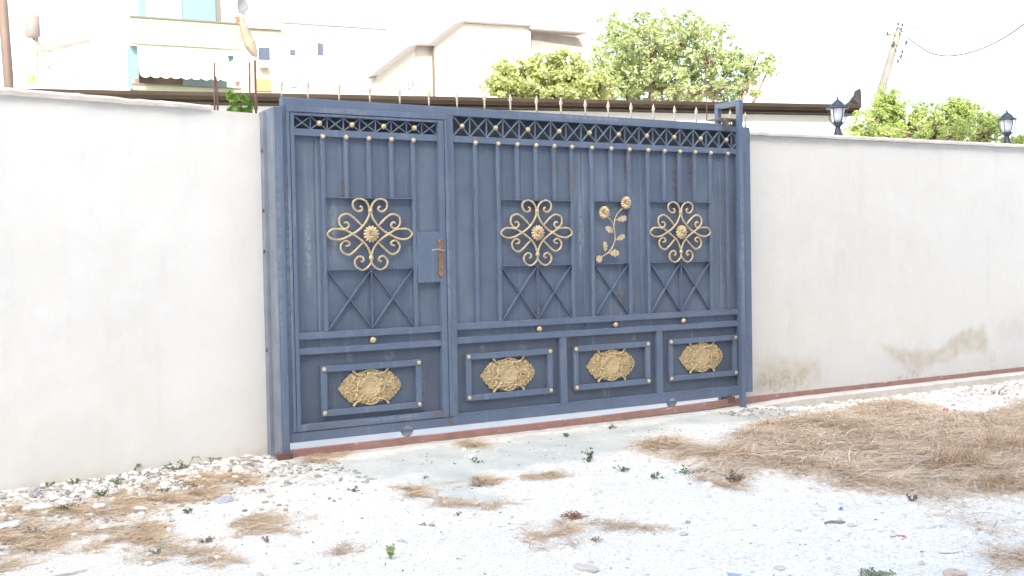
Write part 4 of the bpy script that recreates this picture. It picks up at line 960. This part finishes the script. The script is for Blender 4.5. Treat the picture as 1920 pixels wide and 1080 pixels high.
STN = leafmat('limestone_chips', [(.86, .83, .78), (.90, .87, .83), (.78, .75, .70), (.88, .85, .80), (.64, .61, .57), (.86, .83, .78), (.80, .77, .71), (.54, .51, .48), (.84, .81, .76)], .85)
def stone(m, x, y, z, r, sq=None, n=6, mm=4):
    sq = sq or (random.uniform(.8, 1.3), random.uniform(.7, 1.1), random.uniform(.35, .65)); b = len(m.v); m.ball((0, 0, 0), r, n, mm, sq, .16)
    a = random.uniform(0, 6.28); ca, sa = math.cos(a), math.sin(a)
    for i in range(b, len(m.v)):
        X, Y, Z = m.v[i]; m.v[i] = (x + X * ca - Y * sa, y + X * sa + Y * ca, z + Z)
m = MB(); cnt = 0
while cnt < 11500:
    x = random.uniform(-2.4, 8.6); y = random.uniform(-4.4, .12)
    if x < 0: dl = (Vector((x, y, 0)) - LW0).dot(LWn)
    else: dl = y + .05
    if dl > -.02: continue
    dens = .13 + .45 * max(0, fbm(x * 1.4, y * 1.4, 9))
    big = 0
    if x < -.1 and dl > -.75: big = sm((dl + .75) / .4); dens = max(dens, .9 * big)
    if x > 3.2: b2 = sm((y + 1.15) / .4) * sm((x - 3.2) / .5); big = max(big, b2); dens = max(dens, b2)
    if x > 2.2 and -3.9 < y < -2.3 and x - 1.6 + (y + 3) * .3 > .4: dens = max(dens, .5)
    if inpoly(x, y, APRON): dens *= .05
    if x > 1: dens *= 1 - .93 * thatch(x, y)
    if random.random() > dens: continue
    r = abs(random.gauss(.0055, .003)) + .003 + (random.random() ** 3) * .018 * big + (random.random() ** 9) * .018
    stone(m, x, y, gz(x, y) + r * .15, r); cnt += 1
o = m.build('gravel_stones', STN); tag(o, 'loose white limestone chips scattered over the lane', 'gravel', kind='stuff')
m = MB(); cnt = 0
while cnt < 2300:
    x = random.uniform(-2.3, .2) if random.random() < .6 else random.uniform(3.6, 8.8); y = random.uniform(-1.6, .12)
    dl = (Vector((x, y, 0)) - LW0).dot(LWn) if x < 0 else y + .12
    if dl > -.03 or random.random() > math.exp(dl * 2.6): continue
    r = random.uniform(.005, .02) * random.uniform(.6, 1.2); stone(m, x, y, gz(x, y) + r * .2, r); cnt += 1
o = m.build('rubble', leafmat('rubble_stones', [(.22, .20, .18), (.36, .33, .30), (.50, .46, .41), (.28, .27, .26), (.60, .56, .50)], .9)); tag(o, 'small grey and tan rubble along the foot of the walls', 'rubble', kind='stuff')

FLAT = mat('flat_stone', (.66, .66, .66), (.76, .75, .74), 20, .85, 0, .5)
def bigstone(px, py, r, sq, label, mt=FLAT, name='stone'):
    p = onZ(px, py, -.11); z = gz(p.x, p.y); m = MB(); stone(m, 0, 0, 0, r, sq, 12, 8); o = m.build(name, mt, loc=(p.x, p.y, z + r * sq[2] * .3)); tag(o, label, 'stone')
GREYS = mat('grey_stone', (.30, .29, .29), (.40, .39, .38), 20, .85, 0, .5)
bigstone(1735, 980, .045, (1.2, .8, .5), 'smooth pale oval stone lying at the lower right edge of the dry grass')
bigstone(1785, 1021, .055, (1.5, .7, .35), 'long flat pale stone at lower right among gravel')
bigstone(1097, 1057, .05, (1.4, .7, .22), 'flat thin beige stone flake at the bottom of the picture', mat('beige_stone', (.58, .52, .48), None, rough=.9))
bigstone(1850, 1005, .05, (1.4, .8, .4), 'bluish white stone beside the tail of dry grass at lower right')
bigstone(1790, 1070, .04, (1.2, .8, .5), 'tan rounded stone near the bottom right corner', mat('tan_stone', (.52, .42, .36), None, rough=.9))
bigstone(140, 1005, .02, (1.5, .9, .5), 'small dark grey stone at lower left')
bigstone(70, 960, .05, (1.6, .9, .35), 'broad flat white stone near the left wall foot')
bigstone(65, 940, .042, (1.5, .8, .45), 'mottled grey stone under the left wall by the picture edge', GREYS)
bigstone(20, 988, .05, (1.5, .9, .35), 'pale flat stone at the left picture edge')
bigstone(185, 955, .04, (1.3, .9, .45), 'white rounded stone in the dry grass at lower left')
bigstone(262, 958, .035, (1.5, .9, .45), 'white stone lying in dry grass left of centre')
bigstone(130, 1072, .05, (1.5, .9, .35), 'large white flat stone at the bottom left')
bigstone(420, 940, .055, (1.7, .9, .25), 'flat bluish grey slab stone right of the left dry grass', mat('slate_stone', (.45, .46, .50), None, rough=.9))
bigstone(275, 868, .038, (1.3, .9, .55), 'grey rounded stone at the foot of the left wall', GREYS)
bigstone(1290, 975, .016, (1.2, .9, .6), 'small blue-grey pebble right of the reddish needle clump', GREYS)

# weeds: low green sprigs
WG = leafmat('weed_leaves', [(.07, .13, .06), (.12, .19, .09), (.17, .25, .13)], .6, .15, (.2, .3, .08)); WL = leafmat('light_weed_leaves', [(.24, .36, .12), (.34, .45, .18), (.42, .5, .22)], .6, .2, (.3, .4, .1))
WD = leafmat('dry_weed_leaves', [(.20, .14, .10), (.30, .22, .15), (.16, .13, .09)], .8); RED = leafmat('needle_litter', [(.28, .15, .10), (.40, .22, .15), (.22, .12, .09)], .8)
def weed(px, py, wpx, hpx, label, mt=WG, n=60, size=.016, name='weed', grp='small weeds on the lane'):
    p = onZ(px, py, -.11); k_ = (Vector((p.x, p.y, -.11)) - CAM).length / FPX; z = gz(p.x, p.y); e = empty(name, (p.x, p.y, z), 0, label, 'weed', grp); r = wpx * k_ / 2; h = hpx * k_
    m = MB(); st = MB()
    for i in range(max(5, n // 7)):
        a = random.uniform(0, 6.28); rr = r * math.sqrt(random.random()); tip = Vector((rr * math.cos(a), rr * math.sin(a) * 1.2, h * random.uniform(.3, 1) * (1.1 - .5 * rr / r)))
        st.tube([(0, 0, -.01), (tip.x * .4, tip.y * .4, tip.z * .6), tuple(tip)], .0011, 4)
        for _ in range(7):
            t = random.uniform(.25, 1.05); q = Vector((tip.x * t, tip.y * t, tip.z * min(1, t * 1.2))); leafcloud(m, q, (size * .5,) * 3, 1, size, .5)
    m.build('leaves', mt, e); st.build('stems', mt, e)
weed(1105, 866, 36, 30, 'dark green leafy weed with small round leaves, in front of the concrete apron', size=.018, n=90)
weed(1163, 884, 40, 16, 'flat spreading green weed just right of the leafy one'); weed(1228, 898, 34, 14, 'grey-green low weed left of the mound of dry grass')
weed(1300, 890, 70, 14, 'dark trailing weed along the left tip of the dry grass mound'); weed(660, 922, 34, 10, 'small dark green weed on bare gravel below the gate door', n=40)
weed(733, 1045, 26, 32, 'upright pale lime green sprout near the bottom centre', WL, n=60, size=.02); weed(892, 868, 34, 10, 'green sprig growing out of the concrete apron', n=40)
weed(1145, 806, 30, 8, 'low green sprig close to the gate track', n=35); weed(1060, 820, 22, 9, 'tiny green sprig on the concrete below the gate', n=30)
weed(125, 960, 44, 16, 'dense low green tuft in the left dry grass', WG, 120, .012); weed(140, 918, 26, 12, 'small green tuft near the left wall among stones', WG, 70, .012)
weed(190, 938, 36, 18, 'green tuft right of the stones at left', WG, 90, .014); weed(222, 918, 26, 18, 'green tuft nearer the left wall foot', WG, 60, .014)
weed(1645, 1074, 70, 18, 'grey-green prostrate weed at the bottom edge of the picture', leafmat('grey_weed_leaves', [(.26, .30, .2), (.35, .38, .27), (.2, .24, .15)], .7), 200, .016)
weed(1540, 752, 36, 9, 'yellow-green moss tuft at the kerb right of the gate', leafmat('moss_leaves', [(.30, .32, .14), (.38, .38, .2)], .8), 120, .010); weed(1598, 745, 30, 10, 'second yellow-green tuft further along the kerb', WL, 90, .010)
weed(330, 890, 46, 18, 'green weed with yellowing blades at the left wall foot', WG, 90, .018); weed(290, 1035, 30, 10, 'faint green weed in the straw at bottom left', WG, 60, .012)
weed(350, 965, 22, 12, 'small green tuft on the edge of the straw left of centre', WG, 50, .012); weed(1118, 1010, 30, 10, 'wispy dry weed below the reddish needle clump', WD, 50, .012)
weed(1075, 966, 54, 12, 'reddish brown clump of dead needles on the white gravel', RED, 420, .010, 'dead_needle_clump'); weed(200, 875, 26, 18, 'dark dry weed stalk cluster by the left wall', WD, 50, .018)
weed(385, 1015, 40, 10, 'dark brown dead weed right of the left straw', WD, 70, .014); weed(500, 1015, 30, 10, 'dark brown dead weed on gravel below the gate post', WD, 60, .012)
weed(895, 912, 34, 9, 'dark brown dead sprig on the edge of the apron', WD, 60, .012); weed(860, 965, 26, 9, 'greyish dead sprig on gravel under the apron', WD, 40, .012)
weed(800, 985, 34, 8, 'faint dry sprig at centre gravel', WD, 40, .011); weed(1378, 905, 40, 24, 'brown clump on the lower left edge of the dry grass mound', WD, 160, .018)
weed(795, 898, 16, 7, 'tiny dark tuft left on the concrete apron', WD, 24, .010); weed(1710, 935, 22, 22, 'small brown upright tuft at the lower edge of the dry grass', WD, 60, .016)
weed(1870, 735, 44, 14, 'mossy brown tuft by the kerb at the far right', WD, 120, .014)
for px, py, w_, h_, lab in ((265, 905, 40, 12, 'thin green weed among the stones left of the yellowing weed'), (400, 872, 40, 9, 'grey-green weed at the wall foot nearest the gate post'), (90, 925, 30, 9, 'thin dark weed beside the blue plastic piece'), (310, 925, 36, 8, 'faint green sprigs between wall stones and dry grass'), (60, 1000, 60, 12, 'olive tuft in the dry grass at the left picture edge')):
    weed(px, py, w_, h_, lab, WG if px % 4 else WD, 70, .013)
# arching stalks at the foot of the left wall
def stalk(L, label):
    m = MB(); P = []
    for (a, b) in L[1:]:
        pass
    base = onZ(*L[0], -.09); y = base.y
    P = [Vector(onY(a, b, y)) for a, b in L]; m = MB(); o0 = P[0].copy(); e = empty('wild_stalk', tuple(o0), 0, label, 'weed', 'arching stalks by the left wall'); Q = cr([p - o0 for p in P], 5); m.tube(Q, .0016, 5)
    m.build('stem', WG, e); lm = MB()
    for q in Q[len(Q) // 3:]:
        if random.random() < .75: leafcloud(lm, q, (.008,) * 3, 1, .026, .35)
    lm.build('leaves', WG, e)
for L, lab in (([(150, 897), (146, 886), (152, 880), (160, 878)], 'short arching stalk leftmost by the left wall'), ([(188, 893), (184, 883), (172, 877), (165, 880)], 'stalk bending left beside the left wall'),
               ([(246, 890), (243, 876), (234, 867), (225, 865)], 'tall stalk bending left at the middle of the left wall foot'), ([(248, 890), (252, 880), (258, 872), (263, 872)], 'stalk bending right beside the tall one'),
               ([(340, 884), (342, 870), (338, 862)], 'upright green blade by the left wall near the gate'), ([(355, 880), (357, 868), (364, 857), (375, 859)], 'arching stalk nearest to the gate by the left wall')):
    stalk(L, lab)
# standing dry bush at the right edge
def bush(px, py, wpx, hpx, n_, label):
    p = onZ(px, py, -.11); k_ = (p - CAM).length / FPX; m = MB(); z, _ = gtop(p.x, p.y)
    for _ in range(n_):
        a = random.uniform(0, 6.28); r = wpx * k_ / 2 * math.sqrt(random.random()); x = r * math.cos(a); y = r * math.sin(a) * .8
        blade(m, x, y, 0, hpx * k_ * random.uniform(.4, 1.3), random.uniform(.0008, .002), math.atan2(y, x) + random.gauss(0, 1.4), random.uniform(.35, 1.4), random.uniform(-.5, .5))
    o = m.build('dry_bush', BUSH, loc=(p.x, p.y, z - .01)); tag(o, label, 'dry bush', 'standing dry tufts at the right')
BUSH = leafmat('dry_bush_stalks', [(.34, .21, .12), (.54, .38, .24), (.70, .53, .37), (.42, .26, .15)], .75)
bush(1800, 880, 100, 55, 650, 'brown standing dry tuft at the right, its darkest base towards the gate'); bush(1890, 850, 110, 52, 650, 'tall brown dry tuft at the right picture edge')
bush(1885, 915, 100, 34, 420, 'lower brown dry tuft in front of the tall one at the right edge'); bush(1860, 800, 90, 30, 300, 'thin brown dry tuft behind the others near the kerb'); bush(1740, 800, 130, 24, 400, 'low loose dry tuft in the middle of the mown grass')
# litter
def litter(px, py, mb, mt, name, label, cat, rz=0.0):
    p = onZ(px, py, -.11); z, _ = gtop(p.x, p.y); o = mb.build(name, mt, loc=(p.x, p.y, z + .004)); o.rotation_euler.z = rz; tag(o, label, cat)
litter(1773, 765, MB().lathe((0, 0, 0), [(.022, 0), (.024, .016), (.020, .020), (.004, .021)], 16), PLAST('red_plastic', (.75, .03, .03)), 'bottle_cap', 'bright red bottle cap on the stones near the kerb', 'bottle cap')
def scrap(L, h=.008):
    m = MB(); n_ = len(L); m.add([(a, b, .002 + h * (i % 2)) for i, (a, b) in enumerate(L)] + [(a, b, .0 + h * (i % 2)) for i, (a, b) in enumerate(L)], [tuple(range(n_)), tuple(range(n_, 2 * n_))[::-1]] + [(i, n_ + i, n_ + (i + 1) % n_, (i + 1) % n_) for i in range(n_)]); return m
litter(1577, 949, scrap([(-.018, -.006), (0, -.010), (.018, -.002), (.014, .008), (-.012, .007)]), PLAST('blue_plastic', (.05, .18, .55)), 'plastic_scrap', 'tiny blue plastic scrap on the white gravel at right of centre', 'plastic scrap', .2)
litter(70, 933, scrap([(-.018, -.012), (0, -.016), (.018, -.004), (.014, .014), (-.012, .012)], .014), PLAST('blue_cap_plastic', (.10, .28, .62)), 'plastic_scrap', 'small blue plastic piece among the stones by the left wall', 'plastic scrap', .5)
litter(1376, 1068, scrap([(-.015, -.03), (.012, -.03), (.018, .01), (.004, .035), (-.012, .02)], .006), PLAST('pale_blue_plastic', (.32, .38, .55)), 'plastic_scrap', 'pale blue-grey plastic flake at the bottom of the picture', 'plastic scrap', .4)
m = MB().tube(cr([(-.05, 0, 0), (-.02, .004, .004), (.02, -.003, .004), (.052, .004, 0)], 4), lambda t: .006 + .002 * math.sin(t * 3), 7)
litter(1565, 975, m, mat('weathered_wood', (.22, .21, .19), (.3, .28, .25), 40, .9), 'wood_piece', 'short grey weathered piece of wood on the gravel', 'wood', -.5)
m = MB()
for L in ([(-.04, 0, .002), (0, .004, .006), (.04, .01, .002)], [(0, .004, .006), (.005, -.04, 0)], [(.01, .004, .006), (.035, -.015, .0)]): m.tube(L, .0025, 5)
litter(1684, 1000, m, mat('red_twig', (.42, .12, .10), None, rough=.8), 'red_twig', 'forked reddish twig on the gravel at lower right', 'twig', -.4)
